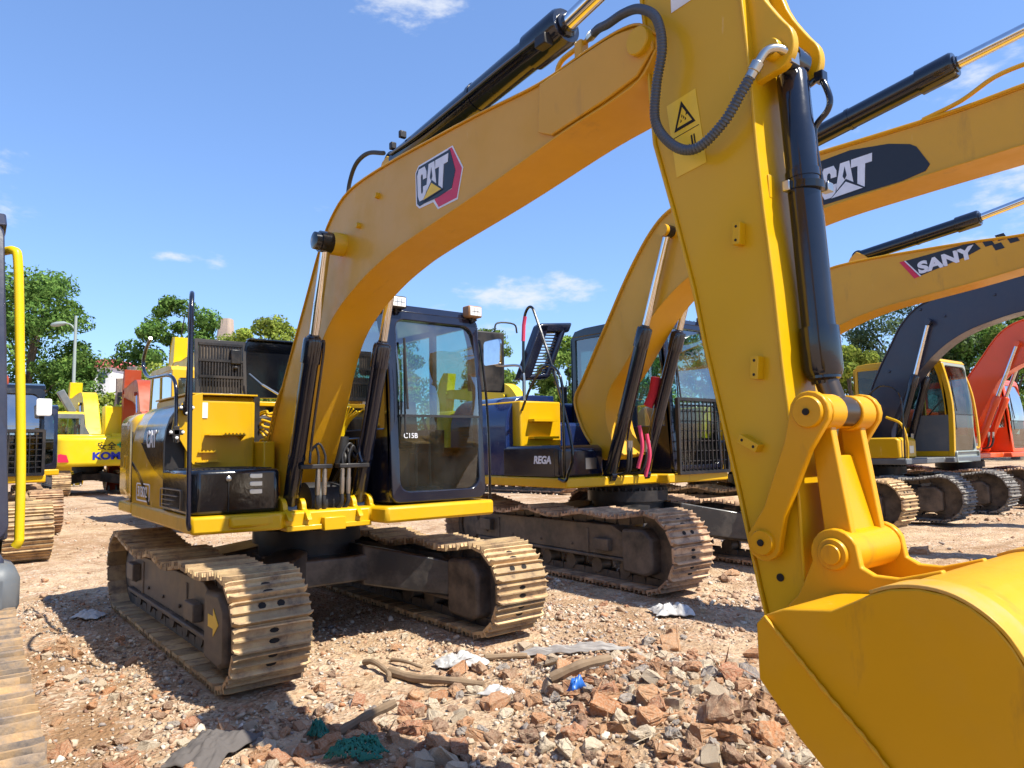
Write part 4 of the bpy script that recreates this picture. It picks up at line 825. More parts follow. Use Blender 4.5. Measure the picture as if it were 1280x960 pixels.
front2 = [(.25, 1.40), (.10, 1.62), (.03, 1.90), (.10, 2.20), (.33, 2.45), (.63, 2.80), (.90, 3.09), (1.339, 3.38), (1.9, 3.56), (2.4, 3.66), (2.943, 3.745), (3.8, 3.79), (4.55, 3.815), (5.0, 3.84), (5.36, 3.98)]
off = lambda L, x0: [(a - x0, b) for a, b in L]
B2 = boomset(X2, 1.15, off(back2, L2.x), off(front2, L2.x), 4.095 - L2.y, .45, 'yel_boom', (5.28 - L2.x, 4.06), (.16 - L2.x, 1.16), (1.17 - L2.x, 3.95), barrel=.62, arm=((2.2 - L2.x, 4.47), (4.10 - L2.x, 4.765), (5.35 - L2.x, 4.93)), bmat='yel', sep=.31)
yl = 3.87 - L2.y - .001
cat_logo(B2, off([(2.970, 4.122), (2.962, 3.822), (3.454, 4.131), (3.430, 3.836)], L2.x), yl, off([(2.60, 4.16), (2.85, 4.205), (3.257, 4.222), (3.60, 4.165), (3.78, 4.10), (3.83, 4.06), (3.928, 3.874), (3.89, 3.825), (3.69, 3.795), (2.927, 3.775), (2.60, 3.76)], L2.x), TRI, trimat='decal_white')
c = MB(); c.tube(smooth_path([W2(3.9, 3.85, 4.27), W2(4.2, 3.85, 4.32), W2(4.45, 3.85, 4.42), W2(4.7, 3.85, 4.44), W2(5.0, 3.85, 4.44)], 4), .02, 8); c.build('boom_pipe', 'yel_boom', B2)
for p in ((.62, 3.82, 1.75), (.66, 3.9, 1.65)):
    q = W2(*p); MB().tube(smooth_path([q, (q[0] + .02, q[1] + .02, q[2] - .25), (q[0] - .04, q[1], q[2] - .5)], 4), .022, 8).build('red_hose_wrap', 'pink', X2)
c = MB(); q = W2(.35, 4.30, 2.0); c.tube(smooth_path([q, (q[0] + .05, q[1] + .05, q[2] + .16), (q[0] + .1, q[1] + .05, q[2] + .36)], 4), .06, 8, None); c.build('red_cloth', 'redcloth', X2)

# ================================================================== 3. third machine
X3 = excavator((-1.5, 9.1, 0), 'yellow excavator with a red and dark SANY decal on its boom, third in the row')
undercarriage(X3, 1.15, 'track', off=(.25, .05), G=1.0, W=.5)
h3 = house(X3, 1.15, 'yel', 'black', cabm='navy', zd=1.06, cabz=2.62)
B27 = lambda L, k=1.27: [(a * k, b * k) for a, b in L]
B3 = boomset(X3, 1.2, B27(BACK), B27(FRONT), -.15, .42, 'yel_boom', (5.58, 4.12), (1.0, 1.25), (1.84, 3.86), arm=((2.40, 4.50), (4.15, 4.70), (5.7, 4.98)), bmat='yel')
y3 = -.361
MB().prism([(3.14, 4.235), (4.12, 4.315), (4.20, 4.20), (4.02, 4.13), (3.36, 3.965)], y3 - .004, y3).build('decal_plate', 'blackplate', B3)
MB().prism([(3.10, 4.235), (3.17, 4.24), (3.38, 3.962), (3.30, 3.945)], y3 - .006, y3 - .0045).build('decal_stripe', 'decal_red', B3)
MB().prism([(3.165, 4.24), (3.19, 4.24), (3.40, 3.966), (3.375, 3.96)], y3 - .006, y3 - .0045).build('decal_stripe', 'decal_white', B3)
text('lettering', 'SANY', .235, 'decal_white', B3, (3.73, y3 - .006, 4.125), (1, 0, .13), (0, 0, 1), off=.012, sx=1.25)
for x, z in ((4.22, 4.30), (4.38, 4.345), (4.34, 4.22), (4.52, 4.28)): MB().prism([(x, z), (x + .11, z + .012), (x + .15, z - .075), (x + .04, z - .087)], y3 - .004, y3).build('decal_square', 'blackplate', B3)

# ================================================================== 4. fourth machine: dark boom, yellow cab
L4 = Vector((-1.0, 13.5, 0))
X4 = excavator(L4, 'excavator with dark slate-grey boom and yellow cab, left of the bright red one')
undercarriage(X4, 1.17, 'track_grey', off=(-.05, -.1), G=1.0, W=.5)
h4 = house(X4, 1.2, 'yel', 'yel', cabm='yel', toolm='yel', roofm='yel', skirt='grey', zd=1.06, cabz=2.72, lamps=False, cab_y=(.22, 1.24), cabglass='glass_dark', front_mat='palegrey')
c = MB(); c.box(.60, 1.34, .255, .262, 1.30, 2.05); c.build('cab_panel', 'grey', h4['cab'], bevel=.004)
c = MB(); c.ring(rrect(.27, 1.50, 1.06, 1.30, .05, 4), rrect(.30, 1.47, 1.09, 1.27, .04, 4), lambda u, v, w: (1.40 - w, u, v), .05); c.box(1.30, 1.36, .28, 1.49, 1.07, 1.29); c.build('front_step', 'palegrey', X4, bevel=.01)
c = MB(); c.tube(smooth_path([(1.30, 1.52, 1.35), (1.36, 1.60, 1.45), (1.30, 1.60, 2.4), (1.16, 1.60, 2.95), (1.10, 1.52, 3.0)], 5), .028, 8); c.build('hand_rail', 'amber', h4['cab'])
c = MB(); c.tube(smooth_path([(1.08, -1.30, 1.15), (1.10, -1.32, 1.5), (1.0, -1.3, 1.85), (.7, -1.25, 2.0)], 5), .026, 8); c.build('hand_rail', 'yel', X4)
back4 = [(-1.0, 1.45), (-1.12, 1.8), (-1.031, 2.503), (-.80, 3.05), (-.513, 3.578), (-.33, 3.90), (-.072, 4.18), (.18, 4.33), (.603, 4.46), (1.0, 4.53), (1.377, 4.553), (1.946, 4.567), (2.8, 4.50), (3.6, 4.38), (4.2, 4.25), (4.36, 4.12)]
front4 = [(-.65, 1.45), (-.60, 1.9), (-.278, 2.58), (.0, 2.95), (.30, 3.27), (.60, 3.50), (.95, 3.68), (1.329, 3.80), (1.904, 3.92), (2.8, 3.98), (3.6, 3.98), (4.2, 3.98), (4.36, 4.05)]
B4 = boomset(X4, 1.2, off(back4, L4.x), off(front4, L4.x), -.09, .42, 'volvo', (4.26 - L4.x, 4.10), (.45, 1.25), (.264 - L4.x, 3.93), barrel=.60, arm=((1.6 - L4.x, 4.78), (3.2 - L4.x, 4.92), (4.35 - L4.x, 4.95)), bmat='volvo', stick_mat='volvo')
for x, z in ((-.6, 3.0), (.55, 4.02), (1.45, 4.30), (.1, 4.22)): MB().lathe((x + 1.0, -.335, z), (x + 1.0, -.30, z), [(0, .02), (.03, .03)], 10).build('boss', 'volvo', B4)
c = MB(); c.tube(smooth_path([(1.2, -.25, 4.42), (1.7, -.25, 4.70), (2.2, -.22, 4.86), (2.6, -.2, 4.88)], 5), .03, 8); c.tube(smooth_path([(1.3, -.1, 4.42), (1.8, -.1, 4.68), (2.2, -.1, 4.80), (2.6, -.1, 4.84)], 5), .03, 8); c.build('boom_hose', 'rubber', X4)

# ================================================================== 5. red machine
X5 = excavator((-1.35, 18.0, 0), 'bright red excavator at the far right end of the row')
undercarriage(X5, 1.17, 'track_brown', off=(.25, 0), G=1.0, W=.5)
h5 = house(X5, 1.2, 'red', 'red', cwm='red', cabm='red', toolm='red', zd=1.08, cabz=2.55, lamps=False, cab_y=(.3, 1.22))
boomset(X5, 1.2, B27(BACK), B27(FRONT), -.18, .42, 'red', (5.58, 4.12), (.85, 1.3), (1.85, 3.80), cylm='red', arm=((2.40, 4.50), (4.15, 4.70), (5.7, 4.98)), barrel=.5)

# ================================================================== 0. the machine whose track fills the lower left corner
X0 = excavator((.98, -3.80, 0), 'excavator cut off by the left edge, its worn track in the lower left corner')
undercarriage(X0, 1.12, 'track_mixed', off=(1.95, -.065), rz=R(-2.6), G=1.03, W=.54, top=(.74, .76, .75, .76, .75, .76))
h0 = house(X0, 1.12, 'yel', 'yel', cabm='volvo', toolm='grey', skirt='volvo', zd=.94, cabz=2.40, lamps=False, cab_y=(.28, 1.225), cabglass='glass_dark')
h0['cab'].rotation_euler.x = .042; h0['cab'].location.y = .07
c = MB(); c.box(1.0, 1.40, .9, 1.44, .77, 1.03); c.build('cab_base', 'grey', X0, bevel=.07)
c = MB(); c.tube(smooth_path([(1.165, 1.43, 1.085), (1.175, 1.442, 1.11), (1.175, 1.442, 1.16), (1.175, 1.436, 1.5), (1.17, 1.41, 2.1), (1.155, 1.392, 2.46), (1.13, 1.375, 2.52), (1.05, 1.34, 2.53)], 6), .021, 12); c.build('hand_rail', 'yel_lemon', X0)
c = MB(); c.box(1.15, 1.2, 1.24, 1.30, 1.9, 1.96); c.build('rail_bracket', 'black_dull', X0, bevel=.01)
boomset(X0, 1.15, B27(BACK, 1.15), B27(FRONT, 1.15), -.22, .38, 'yel_boom', (5.05, 3.74), (.92, 1.2), (1.67, 3.49), bmat='yel', k=1.1)

# ================================================================== machines at the back left
X6 = excavator((-7.95, -2.68, 0), 'excavator with a blue-tinted windscreen behind a black grid guard and a white mirror, left background')
undercarriage(X6, 1.12, 'track', off=(.0, 0), G=1.0, W=.54, hi=False)
h6 = house(X6, 1.12, 'yel', 'black', cabm='black', zd=1.1, cabz=2.33, cabglass='glass_blue', guard=True, lamps=False)
c = MB(); c.prism(rrect(1.22, 1.42, 2.10, 2.36, .03, 4), 1.30, 1.34, 'x'); c.build('mirror', 'white', h6['cab'], bevel=.01)
c = MB(); c.lathe((.6, .85, 2.62), (.6, .85, 2.80), [(0, .07), (.1, .07), (.16, .03)], 14); c.build('beacon_lamp', 'orange', h6['cab'])
boomset(X6, 1.1, B27(BACK, .95), B27(FRONT, .95), -.5, .35, 'yel', (4.17, 3.09), (.76, 1.2), (1.38, 2.88), stick=False)
X7 = excavator((-12.1, -1.98, 0), 'excavator showing only its brown track beyond the grid-guarded cab, left background')
undercarriage(X7, 1.1, 'track_brown', hi=False)
house(X7, 1.1, 'yel', 'black', zd=1.1, cabz=2.3, lamps=False, inside=False)
boomset(X7, 1.1, B27(BACK, .9), B27(FRONT, .9), -.3, .35, 'yel_lemon', (3.95, 2.93), (.75, 1.2), (1.31, 2.73), stick=False)
X8 = excavator((-27.1, 2.35, 0), 'lemon yellow excavator turned away with KOMATSU lettering across its rear, left background', R(180))
undercarriage(X8, 1.2, 'track', hi=False)
h8 = house(X8, 1.2, 'yel_lemon', 'yel_lemon', cwm='yel_lemon', cabm='grey', roofm='yel_lemon', zd=1.05, cabz=2.65, lamps=False)
text('lettering', 'KOMATSU', .36, 'decal_blue', h8['cw'], (-2.607, -.70, 1.42), (0, -1, 0), (0, 0, 1), off=.018, sx=1.15)
text('lettering', '\u5b89\u5168', .32, 'hole', h8['cw'], (-2.607, -.20, 1.78), (0, -1, 0), (0, 0, 1), off=.004)
c = MB(); c.box(-2.62, -2.6, -.72, -.62, 1.74, 1.94); c.box(-2.62, -2.6, -.80, -.54, 1.81, 1.88); c.build('cross_mark', 'green', h8['cw'])
c = MB(); c.prism([(1.35, 1.22), (1.0, 1.22), (1.08, 1.48), (1.28, 1.52), (1.35, 1.5)], -2.50, -2.38, 'x'); c.build('tail_light', 'decal_red', h8['cw'])
boomset(X8, 1.2, B27(BACK, 1.2), B27(FRONT, 1.2), -.2, .5, 'yel_lemon', (5.27, 3.9), (1.0, 1.3), (1.74, 3.6), cylm='volvo')
c = MB(); c.box(-.15, .15, -.05, .22, 2.0, 4.3, Matrix.Rotation(R(-28), 3, 'X'), (0, 0, 2.2)); c.build('folded_arm', 'grey', X8, bevel=.03)
c = MB(); c.box(-1.1, -.4, .0 - 1.0, -.35, 2.1, 3.4); c.build('hose_guard', 'yel_lemon', X8, bevel=.06)
X9 = excavator((-20.07, 4.11, 0), 'faded orange excavator far behind the counterweight, only its folded boom showing', R(176))
undercarriage(X9, 1.2, 'track_brown', hi=False)
house(X9, 1.15, 'orange', 'orange', cwm='orange', cabm='orange', toolm='orange', zd=1.05, cabz=2.5, lamps=False, inside=False)
boomset(X9, 1.2, B27(BACK, 1.2), B27(FRONT, 1.2), .95, .6, 'orange', (5.27, 3.9), (1.0, 1.3), (1.74, 3.6), cylm='orange')
X10 = excavator((-10.9, 2.81, 0), 'yellow excavator with a rounded yellow cab, seen behind the glossy counterweight', R(180))
undercarriage(X10, 1.25, 'track_brown', hi=False)
house(X10, 1.25, 'yel_lemon', 'yel', cwm='yel', cabm='yel', zd=1.1, cabz=2.72, lamps=False, cabglass='glass_dark')
boomset(X10, 1.2, B27(BACK, 1.22), B27(FRONT, 1.22), -.2, .45, 'yel_lemon', (5.36, 3.97), (1.0, 1.3), (1.77, 3.66))
X11 = excavator((-13.6, 14.6, 0), 'yellow excavator glimpsed behind the open slotted hood of the second machine', R(188))
undercarriage(X11, 1.2, 'track_brown', hi=False)
house(X11, 1.2, 'yel_lemon', 'yel', cwm='yel_lemon', cabm='navy', zd=1.08, cabz=2.6, lamps=False, inside=False)
boomset(X11, 1.2, B27(BACK, 1.15), B27(FRONT, 1.15), -.2, .45, 'yel_lemon', (5.05, 3.74), (1.0, 1.3), (1.67, 3.45))

# ================================================================== ground
_g = np.random.default_rng(11).random((256, 256))
def vnoise(x, y):
    x = np.asarray(x, float); y = np.asarray(y, float)
    xi = np.floor(x).astype(int); yi = np.floor(y).astype(int); u = x - xi; v = y - yi
    u = u * u * (3 - 2 * u); v = v * v * (3 - 2 * v); a = lambda i, j: _g[(xi + i) % 256, (yi + j) % 256]
    return (a(0, 0) * (1 - u) + a(1, 0) * u) * (1 - v) + (a(0, 1) * (1 - u) + a(1, 1) * u) * v - .5
def sstep(a, b, t): t = np.clip((t - a) / (b - a), 0, 1); return t * t * (3 - 2 * t)
def pile(x, y):   # the rubble ridge in the foreground
    d = np.abs((x - 3.35) * .75 + (y - .55) * .66) ; l = (x - 3.35) * -.66 + (y - .55) * .75
    return np.exp(-(((x - 3.55) / .75) ** 2 + ((y - .75) / .95) ** 2)) * .20 + np.exp(-(((x - 2.9) / .7) ** 2 + ((y + .9) / .8) ** 2)) * .05
def hgt(x, y):
    near = 1
    h = vnoise(x * .35, y * .35) * .10 + vnoise(x * 1.3 + 7, y * 1.3) * .05 + vnoise(x * 4, y * 4 + 3) * .032 + vnoise(x * 11, y * 11) * .018 + vnoise(x * 27, y * 27) * .009
    h = h - .03 + pile(x, y)
    flat = np.minimum(1, .25 + sstep(0, 1.2, np.abs(x + .1) - 1.6) + sstep(0, .8, np.abs(y - 2.25) - 4))
    m1 = 1 - sstep(1.7, 2.3, np.abs(x + .1)) * 1.0
    under = (1 - sstep(0, .35, np.abs(np.abs(y) - .995) - .25)) * (1 - sstep(0, .3, np.abs(x + .1) - 1.7))
    under2 = (1 - sstep(0, .35, np.abs(np.abs(y - 4.57) - 1.15) - .3)) * (1 - sstep(0, .3, np.abs(x + .3) - 2.0))
    k = np.maximum(under, under2)
    h = h * (1 - k) + k * (-.012)
    far = sstep(14, 40, np.hypot(x, y)); return h * (1 - far) - .02 * far
def axis(lo, hi, a, b, fine):
    c = list(np.arange(a, b, fine)); s = fine; p = b
    while p < hi: c.append(p); s *= 1.13; p += s
    c.append(hi); s = fine; p = a - fine
    while p > lo: c.insert(0, p); s *= 1.13; p -= s
    c.insert(0, lo); return np.array(c)
gx = axis(-420, 420, -3.2, 5.2, .028); gy = axis(-420, 420, -2.6, 4.2, .028)
GX, GY = np.meshgrid(gx, gy, indexing='ij'); GZ = hgt(GX, GY)
nx, ny = GX.shape
co = np.stack([GX, GY, GZ], -1).reshape(-1, 3)
idx = np.arange(nx * ny).reshape(nx, ny); q = np.stack([idx[:-1, :-1], idx[1:, :-1], idx[1:, 1:], idx[:-1, 1:]], -1).reshape(-1, 4)
def np_mesh(name, co, faces_flat, loop_start, loop_total):
    me = bpy.data.meshes.new(name); me.vertices.add(len(co)); me.vertices.foreach_set('co', np.ascontiguousarray(co, np.float32).ravel())
    me.loops.add(len(faces_flat)); me.loops.foreach_set('vertex_index', np.ascontiguousarray(faces_flat, np.int32))
    me.polygons.add(len(loop_start)); me.polygons.foreach_set('loop_start', np.ascontiguousarray(loop_start, np.int32)); me.polygons.foreach_set('loop_total', np.ascontiguousarray(loop_total, np.int32))
    me.update(calc_edges=True); return me
me = np_mesh('ground', co, q.ravel(), np.arange(len(q)) * 4, np.full(len(q), 4)); me.polygons.foreach_set('use_smooth', np.ones(len(q), bool))
gr = bpy.data.objects.new('ground', me); col.objects.link(gr); tag(gr, kind='structure')
m, nt, out = new_mat('dirt_ground'); L = nt.links
b = N(nt, 'ShaderNodeBsdfPrincipled'); L.new(b.outputs[0], out.inputs[0]); b.inputs['Roughness'].default_value = .95; b.inputs['Specular IOR Level'].default_value = .15
tc = N(nt, 'ShaderNodeTexCoord')
def nz(sc, det=8, rg=.6, off=0):
    n = N(nt, 'ShaderNodeTexNoise'); n.inputs['Scale'].default_value = sc; n.inputs['Detail'].default_value = det; n.inputs['Roughness'].default_value = rg
    if off:
        mp = N(nt, 'ShaderNodeMapping'); mp.inputs['Location'].default_value = (off, off, 0); L.new(tc.outputs['Object'], mp.inputs[0]); L.new(mp.outputs[0], n.inputs['Vector'])
    else: L.new(tc.outputs['Object'], n.inputs['Vector'])
    return n.outputs[0]
r1 = ramp(nt, [(.30, (.185, .11, .06)), (.43, (.37, .25, .145)), (.53, (.53, .39, .245)), (.66, (.66, .54, .38))]); L.new(nz(1.1, 10, .68), r1.inputs[0])
r2 = ramp(nt, [(.42, (.25, .125, .07)), (.58, (.56, .42, .29))]); L.new(nz(9, 8, .7, 4), r2.inputs[0])
mx = N(nt, 'ShaderNodeMix', data_type='RGBA'); mx.inputs[0].default_value = .45; L.new(r1.outputs[0], mx.inputs[6]); L.new(r2.outputs[0], mx.inputs[7])
vo = N(nt, 'ShaderNodeTexVoronoi'); vo.inputs['Scale'].default_value = 34; L.new(tc.outputs['Object'], vo.inputs['Vector'])
cr = ramp(nt, [(0, (.22, .12, .08)), (.3, (.42, .30, .2)), (.55, (.58, .48, .36)), (.8, (.50, .24, .12)), (1, (.66, .60, .5))]); 
sepc = N(nt, 'ShaderNodeSeparateColor'); L.new(vo.outputs['Color'], sepc.inputs[0]); L.new(sepc.outputs[0], cr.inputs[0])
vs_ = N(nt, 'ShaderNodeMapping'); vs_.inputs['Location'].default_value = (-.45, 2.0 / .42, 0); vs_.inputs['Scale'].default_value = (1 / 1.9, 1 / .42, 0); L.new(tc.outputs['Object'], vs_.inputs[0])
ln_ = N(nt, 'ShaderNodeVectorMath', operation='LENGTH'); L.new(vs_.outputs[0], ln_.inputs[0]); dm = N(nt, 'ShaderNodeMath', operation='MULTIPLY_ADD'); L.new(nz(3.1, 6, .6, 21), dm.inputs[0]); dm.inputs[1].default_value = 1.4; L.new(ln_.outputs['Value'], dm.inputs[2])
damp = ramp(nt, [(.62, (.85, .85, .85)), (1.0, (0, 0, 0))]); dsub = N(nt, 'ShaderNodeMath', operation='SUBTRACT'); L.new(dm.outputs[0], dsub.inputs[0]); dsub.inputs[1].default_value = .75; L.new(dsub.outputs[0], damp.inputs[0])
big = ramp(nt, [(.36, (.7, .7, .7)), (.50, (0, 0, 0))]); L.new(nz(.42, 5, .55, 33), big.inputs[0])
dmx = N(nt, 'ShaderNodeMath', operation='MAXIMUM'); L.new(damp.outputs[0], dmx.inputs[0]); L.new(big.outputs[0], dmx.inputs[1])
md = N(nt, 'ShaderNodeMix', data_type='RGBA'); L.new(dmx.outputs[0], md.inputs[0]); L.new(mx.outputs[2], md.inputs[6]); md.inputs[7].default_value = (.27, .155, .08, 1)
mx = md
msk = ramp(nt, [(.46, (0, 0, 0)), (.60, (.75, .75, .75))]); L.new(nz(2.6, 6, .6, 9), msk.inputs[0])
m2 = N(nt, 'ShaderNodeMix', data_type='RGBA'); L.new(msk.outputs[0], m2.inputs[0]); L.new(mx.outputs[2], m2.inputs[6]); L.new(cr.outputs[0], m2.inputs[7])
L.new(m2.outputs[2], b.inputs['Base Color'])
bp = N(nt, 'ShaderNodeBump'); bp.inputs['Strength'].default_value = .9; bp.inputs['Distance'].default_value = .02
ad = N(nt, 'ShaderNodeMath', operation='ADD'); L.new(nz(40, 8, .7), ad.inputs[0]); L.new(vo.outputs['Distance'], ad.inputs[1]); L.new(ad.outputs[0], bp.inputs['Height']); L.new(bp.outputs[0], b.inputs['Normal'])
me.materials.append(m)

# ------------------------------------------------------------------ rubble
def stone_mat(name, stops, rough=.9):
    m, nt, out = new_mat(name); L = nt.links
    b = N(nt, 'ShaderNodeBsdfPrincipled'); L.new(b.outputs[0], out.inputs[0]); b.inputs['Roughness'].default_value = rough; b.inputs['Specular IOR Level'].default_value = .2
    ge = N(nt, 'ShaderNodeNewGeometry'); oi = N(nt, 'ShaderNodeObjectInfo')
    ad = N(nt, 'ShaderNodeMath', operation='ADD'); L.new(ge.outputs['Random Per Island'], ad.inputs[0]); L.new(oi.outputs['Random'], ad.inputs[1])
    fr = N(nt, 'ShaderNodeMath', operation='FRACT'); L.new(ad.outputs[0], fr.inputs[0])
    r = ramp(nt, stops, 'CONSTANT' if len(stops) > 4 else 'LINEAR'); L.new(fr.outputs[0], r.inputs[0])
    tc = N(nt, 'ShaderNodeTexCoord'); n = N(nt, 'ShaderNodeTexNoise'); n.inputs['Scale'].default_value = 22; n.inputs['Detail'].default_value = 9; n.inputs['Roughness'].default_value = .7; L.new(tc.outputs['Object'], n.inputs['Vector'])
    mr = N(nt, 'ShaderNodeMapRange'); mr.inputs['From Min'].default_value = .3; mr.inputs['From Max'].default_value = .7; mr.inputs['To Min'].default_value = .62; mr.inputs['To Max'].default_value = 1.2; L.new(n.outputs[0], mr.inputs[0])
    h = N(nt, 'ShaderNodeHueSaturation'); L.new(r.outputs[0], h.inputs['Color']); L.new(mr.outputs[0], h.inputs['Value']); 
    n2 = N(nt, 'ShaderNodeTexNoise'); n2.inputs['Scale'].default_value = 6; n2.inputs['Detail'].default_value = 5; L.new(tc.outputs['Object'], n2.inputs['Vector'])
    r2 = ramp(nt, [(.42, (0, 0, 0)), (.66, (.6, .6, .6))]); L.new(n2.outputs[0], r2.inputs[0])
    mx = N(nt, 'ShaderNodeMix', data_type='RGBA'); L.new(r2.outputs[0], mx.inputs[0]); L.new(h.outputs[0], mx.inputs[6]); mx.inputs[7].default_value = (.50, .38, .26, 1)
    L.new(mx.outputs[2], b.inputs['Base Color'])
    bp = N(nt, 'ShaderNodeBump'); bp.inputs['Strength'].default_value = .8; bp.inputs['Distance'].default_value = .012; L.new(n.outputs[0], bp.inputs['Height']); L.new(bp.outputs[0], b.inputs['Normal'])
    return m
MS = dict(brick=stone_mat('brick_stone', [(0, (.46, .20, .09)), (.5, (.50, .28, .15)), (1, (.38, .16, .09))]),
          pale=stone_mat('pale_stone', [(0, (.56, .45, .33)), (.5, (.62, .53, .40)), (1, (.42, .33, .24))]),
          grey=stone_mat('grey_stone', [(0, (.26, .24, .23)), (.5, (.38, .34, .31)), (1, (.20, .18, .18))]),
          clod=stone_mat('earth_clod', [(0, (.28, .16, .10)), (.5, (.36, .22, .14)), (1, (.22, .13, .09))]),
          mix=stone_mat('gravel_mix', [(0, (.40, .27, .18)), (.16, (.55, .44, .33)), (.34, (.34, .20, .13)), (.48, (.66, .60, .51)), (.62, (.30, .26, .24)), (.76, (.44, .21, .11)), (.84, (.50, .40, .29)), (.93, (.24, .14, .10))]))
def hull(rs, n, sx=1, sy=1, sz=.7, box=False, sub=False):
    bm = bmesh.new()
    for _ in range(n):
        if box: v = Vector([rs.choice((-1, 1)) * rs.uniform(.75, 1) if rs.random() < .75 else rs.uniform(-1, 1) for _ in range(3)])
        else: v = Vector([rs.gauss(0, 1) for _ in range(3)]).normalized() * rs.uniform(.75, 1.05)
        bm.verts.new((v.x * sx, v.y * sy, v.z * sz))
    r = bmesh.ops.convex_hull(bm, input=bm.verts); bmesh.ops.delete(bm, geom=list({g for g in r['geom_interior'] + r['geom_unused'] if isinstance(g, bmesh.types.BMVert)}), context='VERTS')
    if sub:
        bmesh.ops.bevel(bm, geom=bm.edges[:] + bm.verts[:], offset=.07, segments=2, profile=.6, affect='EDGES')
        bmesh.ops.triangulate(bm, faces=bm.faces)
        bmesh.ops.subdivide_edges(bm, edges=[e for e in bm.edges if e.calc_length() > .25], cuts=1, use_grid_fill=True); bmesh.ops.triangulate(bm, faces=bm.faces)
        o = rs.random() * 40
        for v in bm.verts: v.co += v.co.normalized() * (noise.noise(v.co * 2.2 + Vector((o, o, 0))) * .22 + noise.noise(v.co * 6 + Vector((o, 0, o))) * .11)
    bmesh.ops.recalc_face_normals(bm, faces=bm.faces); return bm
rs = random.Random(5)
proto = {}
for kind, n in (('brick', 7), ('pale', 7), ('grey', 5), ('clod', 5)):
    proto[kind] = []
    for i in range(n):
        if kind == 'brick': bm = hull(rs, 26, rs.uniform(.9, 1.2), .75, .55, rs.random() < .6, True)
        elif kind == 'pale': bm = hull(rs, 16, rs.uniform(.9, 1.2), rs.uniform(.7, .9), rs.uniform(.5, .75), rs.random() < .4, True)
        else: bm = hull(rs, 18, rs.uniform(.85, 1.1), .85, rs.uniform(.55, .75), False, True)
        mm_ = bpy.data.meshes.new(kind + '_piece'); bm.to_mesh(mm_); bm.free(); mm_.materials.append(MS[kind]); proto[kind].append(mm_)
KIND = {'brick': ('brick_piece', 'broken orange-red brick piece lying in the rubble', 'brick', 'broken brick pieces in the rubble'),
        'pale': ('concrete_lump', 'pale beige lump of broken concrete lying in the rubble', 'concrete lump', 'pale concrete lumps in the rubble'),
        'grey': ('grey_stone', 'grey stone lying in the rubble', 'stone', 'grey stones in the rubble'),
        'clod': ('earth_clod', 'brown clod of dried earth lying in the rubble', 'earth clod', 'brown earth clods in the rubble')}
def stone(kind, x, y, r, z=None, rot=None, name=None, label=None, sc=(1, 1, 1), sink=.34, group=True):
    nm, lb, ct, gp_ = KIND[kind]
    o = bpy.data.objects.new(name or nm, rs.choice(proto[kind])); col.objects.link(o)
    o.scale = (r * sc[0], r * sc[1], r * sc[2]); o.rotation_euler = rot or (rs.uniform(-.5, .5), rs.uniform(-.5, .5), rs.uniform(0, 6.28))
    o.location = (x, y, float(hgt(x, y)) + r * (.6 - sink) * sc[2] if z is None else z)
    tag(o, label or lb, ct, gp_ if group else None); return o
CAM = Vector((6.37337719, -2.71884377, 1.51839732))
Fv = Vector((-0.7764840382576343, 0.6241599531136912, 0.08658459020074737)); Rv = Vector((0.6253798222578612, 0.7801646873490448, -0.015592899867996411)); Uv = Vector((0.07728270339372637, -0.04204061777236434, 0.9961224674775061))
def blocked(x, y, r=0):
    for (cx, cy, th, hx, g, w) in ((-.1, 0, 0, 1.9, .995, .28), (-.3, 4.57, R(-3), 2.1, 1.15, .33), (2.9, -3.8, R(-2.6), 2.15, 1.165, .33), (-1.25, 9.15, 0, 2.2, 1.15, .3)):
        dx, dy = x - cx, y - cy; a = dx * math.cos(th) + dy * math.sin(th); b_ = -dx * math.sin(th) + dy * math.cos(th)
        if abs(a) < hx + r and abs(abs(b_) - g) < w + r: return True
    return 5.0 - r < x < 5.95 and -.8 < y < .45
# named large pieces
stone('pale', 3.02, -1.56, .17, sc=(1.35, .75, .55), rot=(.1, .12, R(60)), name='concrete_slab', label='long pale slab of broken concrete at the lower left, in front of the dark crumpled cloth', group=False)
stone('pale', 3.18, -1.30, .13, sc=(1.2, .8, .8), rot=(.2, .1, 2.0), label='upright pale block on the sun and shade line right of the long concrete slab', group=False)
stone('pale', 2.80, -1.74, .10, label='squarish pale lump left of the long concrete slab', group=False)
stone('clod', 3.95, .55, .17, label='large brown clod at the foot of the bucket, biggest in the heap', group=False)
stone('brick', 4.22, .62, .12, rot=(.3, .1, .6), label='rust red brick leaning against the heap beside the bucket', group=False)
placed = [(3.02, -1.56, .2), (2.36, -1.52, .2), (3.18, -1.3, .15), (2.8, -1.74, .12), (3.95, .55, .18), (4.22, .62, .13)]
cnt = 5; tries = 0
clusters = [(3.45, .45, .62, .5, 220, .030, .082), (3.95, .75, .45, .45, 110, .025, .070), (3.3, -.75, .5, .5, 60, .03, .075), (2.75, -1.1, .7, .5, 90, .025, .070), (2.2, -1.8, .45, .25, 20, .02, .06), (2.2, .1, .6, .6, 20, .02, .05), (.2, -1.75, 1.1, .22, 26, .025, .06), (2.6, 2.6, 1.0, 1.2, 20, .03, .06), (3.0, 5.2, 1.4, 1.2, 40, .04, .11)]
